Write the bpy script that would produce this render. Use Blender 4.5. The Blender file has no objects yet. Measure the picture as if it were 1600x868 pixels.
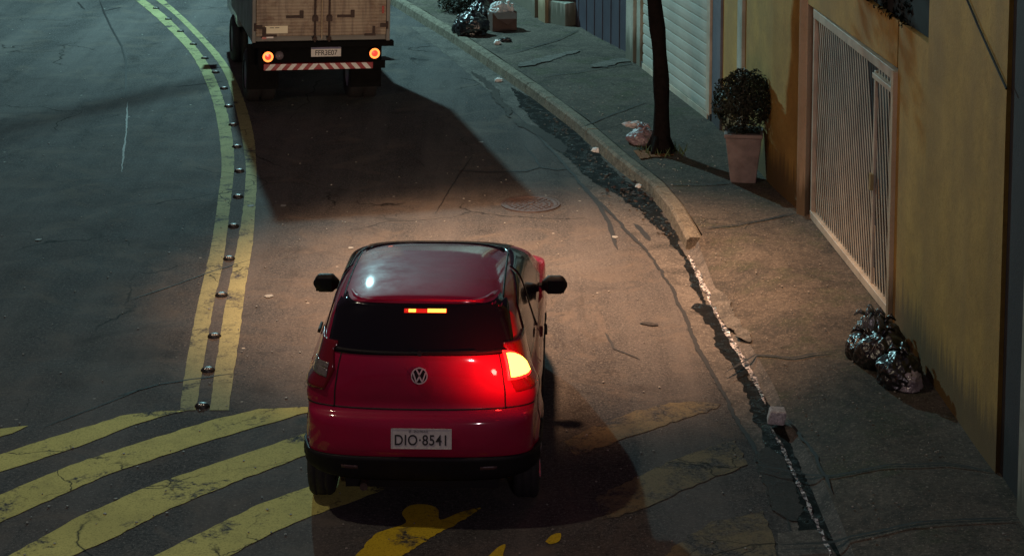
import bpy, bmesh, math, random
import numpy as np
from mathutils import Vector, Matrix, noise
from mathutils.bvhtree import BVHTree
R = math.radians
random.seed(7)
S = bpy.context.scene
COL = S.collection

# ------------------------------------------------------------------ camera
F, PX0, PY0, HC, PITCH = 3000.0, 800.0, -157.0, 5.7, R(6.5)
cam_d = bpy.data.cameras.new('camera')
cam = bpy.data.objects.new('camera', cam_d); COL.objects.link(cam); S.camera = cam
cam.location = (0, 0, HC); cam.rotation_euler = (R(90) - PITCH, 0, 0)
cam_d.sensor_width = 36; cam_d.lens = 36 * F / 1600.0
cam_d.shift_y = -(434 - PY0) / 1600.0
cam_d.clip_start = 0.1; cam_d.clip_end = 2000
CP, SP = math.cos(PITCH), math.sin(PITCH)
def G(px, py, h=0.0):
    """ground position (at height h) seen at photo pixel px,py"""
    a = (px - PX0) / F; b = (py - PY0) / F
    t = (HC - h) / (SP + b * CP)
    return (a * t, t * (CP - b * SP))

# ------------------------------------------------------------------ world, lights, exposure
w = bpy.data.worlds.new('World'); S.world = w; w.use_nodes = True
bg = w.node_tree.nodes['Background']
bg.inputs[0].default_value = (0.72, 0.45, 0.72, 1); bg.inputs[1].default_value = 0.034
S.view_settings.view_transform = 'Standard'; S.view_settings.look = 'None'
S.view_settings.gamma = 1; S.view_settings.use_curve_mapping = False
S.view_settings.exposure = 0.45
def lamp(name, loc, color, energy, radius=0.15, target=None, spot=None, blend=0.6):
    d = bpy.data.lights.new(name, 'SPOT' if spot else 'POINT')
    d.color = color; d.energy = energy; d.shadow_soft_size = radius
    if spot: d.spot_size = R(spot); d.spot_blend = blend
    o = bpy.data.objects.new(name, d); COL.objects.link(o); o.location = loc
    if target: o.rotation_euler = (Vector(target) - Vector(loc)).to_track_quat('-Z', 'Y').to_euler()
    return o
lamp('street_lamp_light', (-4.8, 33.4, 8.0), (0.50, 0.95, 1.0), 3500, 0.10)
lamp('near_street_lamp_light', (-4.6, 11.8, 8.5), (1.0, 0.84, 0.60), 400, 0.12)
lamp('sodium_lamp_light', (-0.5, 17.6, 8.5), (1.0, 0.56, 0.32), 7600, 0.3, target=(0.1, 17.6, 0), spot=50, blend=1.0)
lamp('far_behind_lamp_light', (2.2, -9.0, 8.0), (1.0, 0.80, 0.86), 1100, 0.12)

# ------------------------------------------------------------------ helpers
def tag(o, label=None, cat=None, group=None, kind=None):
    if label: o['label'] = label
    if cat: o['category'] = cat
    if group: o['group'] = group
    if kind: o['kind'] = kind
    return o
def empty(name, loc, rz=0, ry=0):
    o = bpy.data.objects.new(name, None); COL.objects.link(o)
    o.location = loc; o.rotation_euler = (0, ry, rz); o.empty_display_size = .2
    return o
class MB:
    def __init__(s): s.v = []; s.f = []
    def add(s, v, f):
        n = len(s.v); s.v += [tuple(p) for p in v]; s.f += [tuple(i + n for i in q) for q in f]; return s
    def box(s, c, d, rz=0, rot=None, taper=1.0):
        v = []
        for z in (-.5, .5):
            k = taper if z < 0 else 1.0
            for x, y in ((-.5, -.5), (.5, -.5), (.5, .5), (-.5, .5)):
                v.append(Vector((x * d[0] * k, y * d[1] * k, z * d[2])))
        M = rot if rot is not None else Matrix.Rotation(rz, 3, 'Z')
        v = [M @ p + Vector(c) for p in v]
        return s.add(v, [(0, 3, 2, 1), (4, 5, 6, 7), (0, 1, 5, 4), (1, 2, 6, 5), (2, 3, 7, 6), (3, 0, 4, 7)])
    def seg(s, a, b, wx, wy, up=(0, 0, 1)):
        a = Vector(a); b = Vector(b); d = (b - a); L = d.length; z = d.normalized()
        x = Vector(up).cross(z)
        if x.length < 1e-4: x = Vector((1, 0, 0))
        x.normalize(); y = z.cross(x)
        M = Matrix((x, y, z)).transposed()
        return s.box((a + b) / 2, (wx, wy, L), rot=M)
    def cyl(s, a, b, r0, r1=None, n=16, cap=True):
        r1 = r0 if r1 is None else r1
        a = Vector(a); b = Vector(b); z = (b - a).normalized()
        x = z.orthogonal().normalized(); y = z.cross(x); v = []
        for p, r in ((a, r0), (b, r1)):
            for i in range(n):
                t = 2 * math.pi * i / n; v.append(p + x * r * math.cos(t) + y * r * math.sin(t))
        f = [(i, (i + 1) % n, n + (i + 1) % n, n + i) for i in range(n)]
        if cap: f += [tuple(range(n - 1, -1, -1)), tuple(range(n, 2 * n))]
        return s.add(v, f)
    def tube(s, pts, rad, n=10):
        pts = [Vector(p) for p in pts]; v = []
        for i, p in enumerate(pts):
            d = (pts[min(i + 1, len(pts) - 1)] - pts[max(i - 1, 0)]).normalized()
            x = d.cross(Vector((0.13, 1, 0.2))).normalized(); y = d.cross(x)
            r = rad[i] if isinstance(rad, (list, tuple)) else rad
            for k in range(n):
                t = 2 * math.pi * k / n; v.append(p + (x * math.cos(t) + y * math.sin(t)) * r)
        f = [(i * n + k, i * n + (k + 1) % n, (i + 1) * n + (k + 1) % n, (i + 1) * n + k) for i in range(len(pts) - 1) for k in range(n)]
        f += [tuple(range(n - 1, -1, -1)), tuple(range((len(pts) - 1) * n, len(pts) * n))]
        return s.add(v, f)
    def lathe(s, prof, c=(0, 0, 0), axis='Z', n=32):
        v = []
        for r, h in prof:
            for k in range(n):
                t = 2 * math.pi * k / n; a, b = r * math.cos(t), r * math.sin(t)
                q = (a, b, h) if axis == 'Z' else ((h, a, b) if axis == 'X' else (a, h, b))
                v.append((q[0] + c[0], q[1] + c[1], q[2] + c[2]))
        f = [(i * n + k, i * n + (k + 1) % n, (i + 1) * n + (k + 1) % n, (i + 1) * n + k) for i in range(len(prof) - 1) for k in range(n)]
        return s.add(v, f)
    def grid(s, rows, closed=False):
        n = len(rows[0]); v = [p for r in rows for p in r]
        return s.add(v, [(i * n + k, i * n + k + 1, (i + 1) * n + k + 1, (i + 1) * n + k) for i in range(len(rows) - 1) for k in range(n - 1)])
    def build(s, name, mat=None, parent=None, smooth=False, bevel=0, fix=True):
        me = bpy.data.meshes.new(name); me.from_pydata(s.v, [], s.f)
        if fix or bevel:
            bm = bmesh.new(); bm.from_mesh(me)
            if fix: bmesh.ops.recalc_face_normals(bm, faces=bm.faces)
            bm.to_mesh(me); bm.free()
        o = bpy.data.objects.new(name, me); COL.objects.link(o)
        if mat: me.materials.append(mat)
        if parent: o.parent = parent
        if smooth:
            for p in me.polygons: p.use_smooth = True
        if bevel:
            m = o.modifiers.new('bevel', 'BEVEL'); m.width = bevel; m.segments = 2; m.limit_method = 'ANGLE'
            for p in me.polygons: p.use_smooth = True
            wn = o.modifiers.new('wn', 'WEIGHTED_NORMAL')
        return o
def flat_poly(name, pts, z, mat, parent=None):
    """flat painted sheet; jittered outline"""
    me = bpy.data.meshes.new(name); bm = bmesh.new()
    vs = [bm.verts.new((p[0], p[1], z)) for p in pts]
    f = bm.faces.new(vs); bmesh.ops.triangulate(bm, faces=[f])
    bmesh.ops.recalc_face_normals(bm, faces=bm.faces)
    for q in bm.faces:
        if q.normal.z < 0: q.normal_flip()
    bm.to_mesh(me); bm.free()
    o = bpy.data.objects.new(name, me); COL.objects.link(o); me.materials.append(mat)
    if parent: o.parent = parent
    return o
def resample(pts, step, jit=0.0, seed=0):
    rnd = random.Random(seed); out = []
    for (a, b) in zip(pts[:-1], pts[1:]):
        a = Vector((a[0], a[1])); b = Vector((b[0], b[1])); L = (b - a).length; n = max(1, int(L / step))
        nr = Vector((-(b - a).y, (b - a).x)).normalized() if L > 0 else Vector((0, 0))
        for i in range(n):
            p = a.lerp(b, i / n)
            if i and jit: p = p + nr * rnd.uniform(-jit, jit)
            out.append((p.x, p.y))
    out.append(tuple(pts[-1])); return out
def catmull(pts, n):
    out = []; P = [Vector(p) for p in pts]; P = [P[0] * 2 - P[1]] + P + [P[-1] * 2 - P[-2]]
    for i in range(1, len(P) - 2):
        for k in range(n):
            t = k / n
            out.append(.5 * ((2 * P[i]) + (P[i + 1] - P[i - 1]) * t + (2 * P[i - 1] - 5 * P[i] + 4 * P[i + 1] - P[i + 2]) * t * t + (-P[i - 1] + 3 * P[i] - 3 * P[i + 1] + P[i + 2]) * t ** 3))
    out.append(P[-2]); return out

# ------------------------------------------------------------------ materials
class NT:
    def __init__(s, name):
        s.m = bpy.data.materials.new(name); s.m.use_nodes = True; s.t = s.m.node_tree
        s.b = s.t.nodes['Principled BSDF']; s.tc = None
    def n(s, typ, **kw):
        o = s.t.nodes.new(typ)
        for k, v in kw.items():
            if k in o.inputs: o.inputs[k].default_value = v
            else: setattr(o, k, v)
        return o
    def l(s, a, b): s.t.links.new(a, b)
    def co(s, scale=(1, 1, 1), world=False, rot=(0, 0, 0)):
        if world: src = s.n('ShaderNodeNewGeometry').outputs['Position']
        else: src = s.n('ShaderNodeTexCoord').outputs['Object']
        mp = s.n('ShaderNodeMapping'); mp.inputs['Scale'].default_value = scale; mp.inputs['Rotation'].default_value = rot
        s.l(src, mp.inputs[0]); return mp.outputs[0]
    def noise(s, scale, detail=4, rough=.6, vec=None, dist=0):
        o = s.n('ShaderNodeTexNoise'); o.inputs['Scale'].default_value = scale; o.inputs['Detail'].default_value = detail
        o.inputs['Roughness'].default_value = rough; o.inputs['Distortion'].default_value = dist
        if vec is not None: s.l(vec, o.inputs['Vector'])
        return o.outputs['Fac']
    def ramp(s, fac, stops):
        o = s.n('ShaderNodeValToRGB'); e = o.color_ramp.elements
        while len(e) < len(stops): e.new(.5)
        for x, (p, c) in zip(e, stops):
            x.position = p; x.color = c if isinstance(c, tuple) and len(c) == 4 else ((c[0], c[1], c[2], 1) if isinstance(c, tuple) else (c, c, c, 1))
        s.l(fac, o.inputs[0]); return o.outputs[0]
    def mix(s, fac, a, b, mode='MIX'):
        o = s.n('ShaderNodeMix', data_type='RGBA', blend_type=mode)
        for sock, v in ((o.inputs[0], fac), (o.inputs[6], a), (o.inputs[7], b)):
            if isinstance(v, (int, float)): sock.default_value = v
            elif isinstance(v, tuple): sock.default_value = v if len(v) == 4 else (*v, 1)
            else: s.l(v, sock)
        return o.outputs[2]
    def math(s, op, a, b=None):
        o = s.n('ShaderNodeMath', operation=op)
        for i, v in enumerate((a, b)):
            if v is None: continue
            if isinstance(v, (int, float)): o.inputs[i].default_value = v
            else: s.l(v, o.inputs[i])
        return o.outputs[0]
    def bump(s, h, strength=.5, dist=.02):
        o = s.n('ShaderNodeBump'); o.inputs['Strength'].default_value = strength; o.inputs['Distance'].default_value = dist
        s.l(h, o.inputs['Height']); s.l(o.outputs[0], s.b.inputs['Normal'])
    def base(s, c):
        if isinstance(c, tuple): s.b.inputs['Base Color'].default_value = (*c[:3], 1)
        else: s.l(c, s.b.inputs['Base Color'])
    def rough(s, c):
        if isinstance(c, (int, float)): s.b.inputs['Roughness'].default_value = c
        else: s.l(c, s.b.inputs['Roughness'])

def cracks(N, vec, scale, width, seedmask=1.3, lo=.5, hi=.56):
    """thin voronoi-edge cracks, masked by noise -> 1 where crack"""
    d = N.n('ShaderNodeTexNoise'); d.inputs['Scale'].default_value = scale * 2.2; d.inputs['Detail'].default_value = 5
    N.l(vec, d.inputs['Vector'])
    vm = N.n('ShaderNodeVectorMath', operation='MULTIPLY_ADD'); N.l(d.outputs['Color'], vm.inputs[0])
    vm.inputs[1].default_value = (.45 / scale,) * 3; N.l(vec, vm.inputs[2])
    v = N.n('ShaderNodeTexVoronoi', feature='DISTANCE_TO_EDGE'); v.inputs['Scale'].default_value = scale
    N.l(vm.outputs[0], v.inputs['Vector'])
    c = N.ramp(v.outputs['Distance'], [(0, 1.0), (width, 0.0)])
    m = N.ramp(N.noise(scale * seedmask, 2, .5, vec), [(lo, 0.0), (hi, 1.0)])
    return N.math('MULTIPLY', c, m)

def asphalt_colour(N, vec, base=(.060, .058, .060), light=(.092, .088, .086)):
    big = N.noise(.35, 5, .6, vec); med = N.noise(2.2, 6, .65, vec, .6); fine = N.noise(95, 3, .7, vec)
    c = N.mix(N.ramp(big, [(.30, 0.0), (.72, 1.0)]), base, light)
    c = N.mix(N.ramp(med, [(.32, .5), (.58, 0.0)]), c, (.036, .034, .036))
    c = N.mix(N.ramp(N.noise(30, 4, .8, vec), [(.36, .85), (.52, 0.0)]), c, (.016, .016, .018))
    c = N.mix(N.ramp(N.noise(42, 3, .8, vec), [(.54, 0.0), (.66, .75)]), c, (.20, .195, .18))
    c = N.mix(N.ramp(fine, [(.30, .72), (.52, 0.0)]), c, (.014, .014, .016))
    v = N.n('ShaderNodeTexVoronoi'); v.inputs['Scale'].default_value = 55; N.l(vec, v.inputs['Vector'])
    c = N.mix(N.ramp(v.outputs['Distance'], [(.12, .55), (.26, 0.0)]), c, (.20, .195, .18))
    # patches of pale dust and small pale specks
    w2 = N.n('ShaderNodeTexVoronoi'); w2.inputs['Scale'].default_value = 2.6; N.l(vec, w2.inputs['Vector'])
    c = N.mix(N.ramp(w2.outputs['Distance'], [(.028, .9), (.045, 0.0)]), c, (.42, .42, .38))
    return c, fine
def m_asphalt():
    N = NT('asphalt'); vec = N.co(world=True)
    c, fine = asphalt_colour(N, vec)
    c = N.mix(N.ramp(N.noise(1.3, 6, .7, vec, 1.2), [(.50, 0.0), (.66, .6)]), c, (.125, .105, .088))
    c = N.mix(N.ramp(N.noise(1.0, 5, .65, N.co((1, 1, 1), world=True, rot=(.4, .2, 1)), 2.0), [(.30, .6), (.44, 0.0)]), c, (.026, .024, .024))
    # long tyre-worn streaks running along the lane
    st = N.noise(1.0, 5, .6, N.co((1.6, .12, 1), world=True))
    c = N.mix(N.ramp(st, [(.42, 0.0), (.66, .5)]), c, (.13, .12, .115))
    c1 = cracks(N, vec, .42, .006, 1.1, .54, .60); c2 = cracks(N, vec, 2.6, .014, .35, .62, .68)
    cr = N.math('MAXIMUM', c1, N.math('MULTIPLY', c2, .7))
    c = N.mix(cr, c, (.008, .008, .008))
    N.base(c)
    N.rough(N.ramp(N.noise(1.4, 4, .6, vec), [(.3, .80), (.7, .92)]))
    N.b.inputs['Specular IOR Level'].default_value = .10
    h = N.math('SUBTRACT', N.math('ADD', N.math('MULTIPLY', fine, .35), N.math('MULTIPLY', N.noise(28, 4, .7, vec), .5)), N.math('MULTIPLY', cr, .3))
    N.bump(h, .5, .006)
    return N.m
def m_paint(name, col, dirt=.5, worn=(.44, .56), under=(.06, .058, .06), alpha_lo=None):
    N = NT(name); vec = N.co(world=True)
    c = N.mix(N.ramp(N.noise(.9, 5, .6, vec), [(.35, 0.0), (.68, .55)]), col, tuple(x * .6 + .004 for x in col))
    c = N.mix(N.ramp(N.noise(5, 6, .7, vec), [(.30, dirt), (.50, 0.0)]), c, tuple(x * .45 + .015 for x in col))
    fine = N.noise(80, 3, .7, vec)
    c = N.mix(N.ramp(fine, [(.33, .65), (.50, 0.0)]), c, tuple(x * .35 for x in col))
    wear = N.math('ADD', N.math('MULTIPLY', N.noise(2.4, 6, .68, vec, .4), .75), N.math('MULTIPLY', N.noise(30, 3, .7, vec), .25))
    N.t.nodes.update()
    k = N.ramp(wear, [(worn[0], 1.0), (worn[1], 0.0)])
    ac, _ = asphalt_colour(N, vec, under)
    c = N.mix(k, c, ac)
    cr = N.math('MAXIMUM', cracks(N, vec, .42, .006, 1.1, .54, .60), cracks(N, vec, 1.7, .014, .5, .50, .57))
    c = N.mix(cr, c, (.015, .014, .01))
    N.base(c); N.rough(.8); N.b.inputs['Specular IOR Level'].default_value = .08
    N.bump(N.math('SUBTRACT', N.math('ADD', N.math('MULTIPLY', fine, .3), N.math('MULTIPLY', N.noise(28, 4, .6, vec), .4)), N.math('MULTIPLY', cr, .4)), .4, .006)
    return N.m
def m_concrete(name, c0, c1, stain=(.03, .03, .028), bump=.6, scale=1.0, rough=.85, crk=True, moss=None):
    N = NT(name); vec = N.co(world=True)
    c = N.mix(N.ramp(N.noise(.8 * scale, 6, .65, vec, .5), [(.35, 0.0), (.65, 1.0)]), c0, c1)
    c = N.mix(N.ramp(N.noise(3.0 * scale, 7, .7, vec, .8), [(.32, .85), (.56, 0.0)]), c, stain)
    if moss: c = N.mix(N.ramp(N.noise(1.7, 5, .7, vec), [(.52, 0.0), (.66, .7)]), c, moss)
    f = N.noise(70, 4, .7, vec)
    c = N.mix(N.ramp(f, [(.34, .7), (.50, 0.0)]), c, tuple(x * .35 for x in c0))
    v = N.n('ShaderNodeTexVoronoi'); v.inputs['Scale'].default_value = 24; N.l(vec, v.inputs['Vector'])
    c = N.mix(N.ramp(v.outputs['Distance'], [(.08, .7), (.2, 0.0)]), c, tuple(min(1, x * 2.0) for x in c1))
    c = N.mix(N.ramp(N.noise(38, 3, .8, vec), [(.54, 0.0), (.66, .6)]), c, tuple(min(1, x * 1.7) for x in c1))
    h = N.math('ADD', N.math('MULTIPLY', f, .4), N.math('MULTIPLY', N.noise(9, 6, .65, vec), .8))
    if crk:
        cr = cracks(N, vec, .6, .010, 1.0, .56, .62); c = N.mix(N.math('MULTIPLY', cr, .8), c, (.008, .008, .008)); h = N.math('SUBTRACT', h, N.math('MULTIPLY', cr, .3))
    c = N.mix(N.ramp(N.noise(26 * scale, 4, .75, vec), [(.36, .6), (.52, 0.0)]), c, tuple(x * .4 for x in c0))
    N.base(c); N.rough(rough); N.b.inputs['Specular IOR Level'].default_value = .15; N.bump(h, bump, .008)
    return N.m
def m_plaster(name, col, col2, grime, zlo=0.2, bump=.35):
    """painted render with vertical rain streaks and dirty splash zone at the base"""
    N = NT(name); vec = N.co(world=True); sv = N.co((3.2, 3.2, .22), world=True)
    c = N.mix(N.ramp(N.noise(1.1, 6, .65, vec), [(.34, 0.0), (.66, 1.0)]), col, col2)
    c = N.mix(N.ramp(N.noise(.55, 4, .5, sv), [(.34, .55), (.60, 0.0)]), c, grime)
    c = N.mix(N.ramp(N.noise(2.2, 6, .7, vec), [(.36, .45), (.58, 0.0)]), c, grime)
    c = N.mix(N.ramp(N.noise(22, 5, .7, vec), [(.30, .5), (.5, 0.0)]), c, tuple(x * .6 for x in col))
    sep = N.n('ShaderNodeSeparateXYZ'); N.l(N.n('ShaderNodeNewGeometry').outputs['Position'], sep.inputs[0])
    e = N.math('ADD', sep.outputs['Z'], N.math('MULTIPLY', N.noise(6, 5, .7, sv), -.75))
    c = N.mix(N.ramp(e, [(0.0, .85), (max(.01, zlo), 0.0)]), c, tuple(x * .4 for x in grime))
    N.base(c); N.rough(.82)
    N.bump(N.math('ADD', N.noise(45, 4, .7, vec), N.math('MULTIPLY', N.noise(3, 3, .5, vec), 1.5)), bump, .01)
    return N.m
def m_simple(name, col, rough=.5, metal=0, coat=0, spec=.5, var=.25, scale=8, bump=0, emis=None, es=0):
    N = NT(name); vec = N.co()
    if var: N.base(N.mix(N.ramp(N.noise(scale, 5, .65, vec), [(.32, var), (.62, 0.0)]), col, tuple(x * .35 for x in col)))
    else: N.base(col)
    N.rough(rough if not var else N.ramp(N.noise(scale * 1.7, 4, .6, vec), [(.3, max(0, rough - .08)), (.7, min(1, rough + .12))]))
    N.b.inputs['Metallic'].default_value = metal; N.b.inputs['Coat Weight'].default_value = coat
    N.b.inputs['Coat Roughness'].default_value = .06; N.b.inputs['Specular IOR Level'].default_value = spec
    if bump: N.bump(N.noise(scale * 4, 5, .65, vec), bump, .01)
    if emis:
        N.b.inputs['Emission Color'].default_value = (*emis, 1); N.b.inputs['Emission Strength'].default_value = es
    return N.m

M = {}
M['asphalt'] = m_asphalt()
M['yellow_paint'] = m_paint('yellow_road_paint', (.56, .535, .17), worn=(.375, .455))
M['line_paint'] = m_paint('lane_line_paint', (.34, .34, .17), dirt=.8, worn=(.38, .47))
M['worn_paint'] = m_paint('worn_road_paint', (.20, .165, .10), dirt=.8, worn=(.42, .54))
M['fresh_paint'] = m_paint('bright_yellow_paint', (.60, .44, .03), dirt=.5, worn=(.36, .44))
M['gutter'] = m_concrete('gutter_concrete', (.10, .092, .085), (.15, .135, .12), scale=.8)
M['sidewalk'] = m_concrete('sidewalk_concrete', (.074, .064, .054), (.128, .110, .090), scale=.9, moss=(.055, .065, .035))
M['kerb'] = m_concrete('kerb_concrete', (.17, .15, .12), (.23, .205, .155), scale=2.5, stain=(.05, .045, .035), crk=False)
M['wet'] = None
def m_wet():
    N = NT('wet_gutter'); vec = N.co(world=True)
    N.base(N.mix(N.ramp(N.noise(9, 5, .7, vec), [(.45, 0.0), (.7, 1.0)]), (.004, .004, .004), (.012, .010, .008)))
    N.rough(N.ramp(N.noise(6, 5, .7, vec), [(.40, .16), (.50, .85)])); N.b.inputs['Specular IOR Level'].default_value = .12
    N.bump(N.math('ADD', N.noise(18, 6, .75, vec), N.math('MULTIPLY', N.noise(60, 4, .7, vec), .4)), .9, .03)
    return N.m
M['wet'] = m_wet()
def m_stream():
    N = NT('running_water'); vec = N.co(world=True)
    N.base(N.mix(N.ramp(N.noise(26, 5, .75, vec), [(.48, 0.0), (.56, 1.0)]), (.05, .05, .06), (.90, .90, .94)))  # white flecks put the lamp's glint into the water colour
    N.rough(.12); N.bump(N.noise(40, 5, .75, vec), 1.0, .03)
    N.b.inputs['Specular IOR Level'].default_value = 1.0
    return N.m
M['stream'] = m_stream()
M['crack'] = m_simple('crack_tar', (.012, .011, .011), .8, var=0)
M['yellow_wall'] = m_plaster('yellow_wall', (.43, .255, .042), (.51, .32, .08), (.26, .16, .055), .25)
M['white_wall'] = m_plaster('white_wall', (.42, .42, .36), (.50, .50, .44), (.17, .18, .13), .3)
M['cream_wall'] = m_plaster('cream_wall', (.46, .44, .37), (.40, .36, .30), (.20, .17, .12), .3)
M['pale_jamb'] = m_plaster('pale_jamb', (.60, .49, .34), (.52, .42, .30), (.36, .26, .14), .25)
M['grey_wall'] = m_plaster('grey_wall', (.10, .105, .14), (.13, .13, .16), (.06, .06, .075), .2)
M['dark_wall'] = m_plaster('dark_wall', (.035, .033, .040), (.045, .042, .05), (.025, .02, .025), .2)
M['gate_dark'] = m_simple('dark_gate_metal', (.070, .070, .095), .5, metal=.2, var=.3, scale=2)
M['black_metal'] = m_simple('black_metal', (.012, .012, .014), .5)
M['white_metal'] = m_simple('white_gate_paint', (.58, .52, .42), .5, var=.55, scale=3)
M['shutter'] = m_simple('shutter_metal', (.46, .49, .44), .45, var=.3, scale=2)
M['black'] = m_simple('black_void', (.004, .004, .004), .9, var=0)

# ------------------------------------------------------------------ ground, road
def sheet(name, x0, x1, y0, y1, z, mat, n=1):
    m = MB(); m.add([(x0, y0, z), (x1, y0, z), (x1, y1, z), (x0, y1, z)], [(0, 1, 2, 3)])
    return m.build(name, mat)
ground = tag(sheet('ground', -400, 400, -100, 700, -.012, M['asphalt']), kind='structure')
road = tag(sheet('road', -40, 6, -12, 90, 0, M['asphalt']), kind='structure')

kerb_px = [(600, 0), (640, 25), (700, 62), (760, 103), (830, 152), (900, 206), (960, 260), (1014, 303), (1043, 338), (1065, 375), (1080, 402), (1100, 452), (1140, 525), (1190, 612), (1215, 664), (1260, 752), (1308, 868), (1345, 960), (1400, 1150)]
KP = [G(*p) for p in kerb_px]
KP = [(-9.5, 60), (-5.2, 44.0), (-2.9, 37.6)] + [p for p in KP]
KP.append((KP[-1][0] + .2, -8)); ky = np.array([p[1] for p in KP])[::-1]; kx = np.array([p[0] for p in KP])[::-1]
wall_px = [(792, -3), (828, 18), (855, 33), (888, 36), (981, 83), (1003, 103), (1040, 125), (1107, 184), (1122, 200), (1200, 290), (1250, 335), (1385, 500), (1553, 740), (1600, 800), (1660, 900)]
WP = [G(p[0], p[1], .14) for p in wall_px]
WP = [(-7.0, 62), (-2.6, 45.5), (-.9, 38.6)] + WP + [(4.0, -8)]
wy = np.array([p[1] for p in WP])[::-1]; wx = np.array([p[0] for p in WP])[::-1]
yk_end = G(1072, 390)[1]
def kerb_x(y): return float(np.interp(y, ky, kx))
def wall_x(y): return float(np.interp(y, wy, wx))
def kh(y):   # kerb height along the street: full height beyond the block's end, dropped crossing nearer
    t = min(1, max(0, (y - (yk_end - .25)) / .25)); n = .03 + .02 * math.sin(y * 2.1)
    return n * (1 - t) + .15 * t
def sw_z(x, y):
    k = kerb_x(y); u = (x - k) / max(.3, wall_x(y) - k)
    h = kh(y) + (0.145 - kh(y)) * min(1, max(0, u) / .45)
    return h
# sidewalk
ys = np.concatenate([np.arange(-8, 10, .5), np.arange(10, 40, .12), np.arange(40, 60, .5)])
rows = []
for y in ys:
    k = kerb_x(y); wl = wall_x(y); kw = .16 if y > yk_end else .10
    r = []
    for u in [0, .04, .1, .18, .27, .36, .45, .6, .8, 1.0, 1.12]:
        x = k + kw + (wl - k - kw) * u
        z = sw_z(x, y) - .004
        z += .012 * noise.noise(Vector((x * 1.3, y * 1.3, 0))) + (.03 if u > 1 else 0)
        r.append((x, y, z))
    rows.append(r)
m = MB(); m.grid(rows)
sidewalk = tag(m.build('sidewalk', M['sidewalk'], smooth=True), kind='structure')
# skirt filling the small step below the sidewalk edge on the crossing
m = MB(); m.grid([[(r[0][0], r[0][1], r[0][2]), (r[0][0] - .05, r[0][1], max(.001, r[0][2] * .4)), (r[0][0] - .12, r[0][1], -.005)] for r, y in zip(rows, ys) if y < yk_end + .1])
tag(m.build('dropped_kerb', M['gutter'], smooth=True), kind='structure')
# concrete sidewalk strips (expansion joints & pale patches) as parts of the sidewalk
def ribbon(name, pts, width, z, mat, parent=None, jit=.0, zfun=None, taper=True, seed=1, step=.03, rag=.9):
    p = resample(pts, step); L = []; Rr = []; arc = 0
    for i, q in enumerate(p):
        a = Vector(p[max(0, i - 1)]); b = Vector(p[min(len(p) - 1, i + 1)]); d = (b - a)
        if d.length == 0: d = Vector((0, 1))
        d.normalize(); nr = Vector((-d.y, d.x)); wv = width(i / (len(p) - 1)) if callable(width) else width
        if i: arc += (Vector(q) - Vector(p[i - 1])).length
        if jit:
            fr = lambda ch: sum(a_ * noise.noise(Vector((arc * f_ + seed * 7.3, ch, seed * 1.7))) for f_, a_ in ((1.3, .55), (3.7, .5), (9.0, .4), (23.0, .3)))
            wa = wv / 2 * (1 + rag * fr(0)); wb = wv / 2 * (1 + rag * fr(4)); q = Vector(q) + nr * (jit * 1.2 * fr(9))
        else: wa = wb = wv / 2
        if taper:
            k_ = min(1, 6 * min(i, len(p) - 1 - i) / len(p) + .15); wa *= k_; wb *= k_
        l = Vector(q) + nr * max(.002, wa); r_ = Vector(q) - nr * max(.002, wb)
        zf = zfun if zfun else (lambda x, y: z)
        L.append((l.x, l.y, zf(l.x, l.y))); Rr.append((r_.x, r_.y, zf(r_.x, r_.y)))
    m = MB(); m.grid([L, Rr]); 
    o = m.build(name, mat, parent, fix=False)
    for pl in o.data.polygons:
        pass
    bm = bmesh.new(); bm.from_mesh(o.data)
    for f in bm.faces:
        if f.normal.z < 0: f.normal_flip()
    bm.to_mesh(o.data); bm.free()
    return o
def gpts(px, h=0): return [G(x, y, h) for x, y in px]
swz = lambda x, y: sw_z(x, y) + .012
for i, ln in enumerate([[(1040, 293), (1100, 293), (1150, 289)], [(1096, 362), (1150, 356), (1200, 347), (1243, 337)], [(1130, 570), (1180, 545), (1240, 558), (1300, 556)], [(1172, 706), (1300, 735), (1480, 730), (1560, 745)], [(845, 125), (930, 112), (1000, 100)], [(790, 90), (870, 66), (905, 50)], [(905, 205), (990, 170), (1015, 160)], [(1215, 833), (1290, 830), (1330, 826), (1600, 815)], [(1232, 640), (1275, 700), (1300, 760)]]):
    ribbon('joint', gpts(ln, .12), .022, 0, M['crack'], sidewalk, jit=.015, zfun=swz, seed=i)
M['patch'] = m_concrete('pale_concrete', (.12, .112, .10), (.155, .145, .13), scale=1.4)
for i, ln in enumerate([[(810, 108), (880, 88), (905, 82)], [(925, 108), (960, 98), (985, 95)]]):
    ribbon('patch', gpts(ln, .12), .22, 0, M['patch'], sidewalk, jit=.02, zfun=lambda x, y: sw_z(x, y) + .009, seed=i)
M['redbrick'] = m_concrete('red_tile', (.30, .11, .05), (.35, .16, .07), scale=3, stain=(.1, .05, .03), crk=False)
ribbon('tile_patch', gpts([(994, 243), (1050, 241)], .14), .30, 0, M['redbrick'], sidewalk, jit=.012, zfun=swz, seed=4, taper=False)
ribbon('worn_edge', gpts([(1118, 452), (1140, 500), (1172, 540)], .04), .13, 0, M['patch'], sidewalk, jit=.006, zfun=swz, seed=7)

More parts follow.
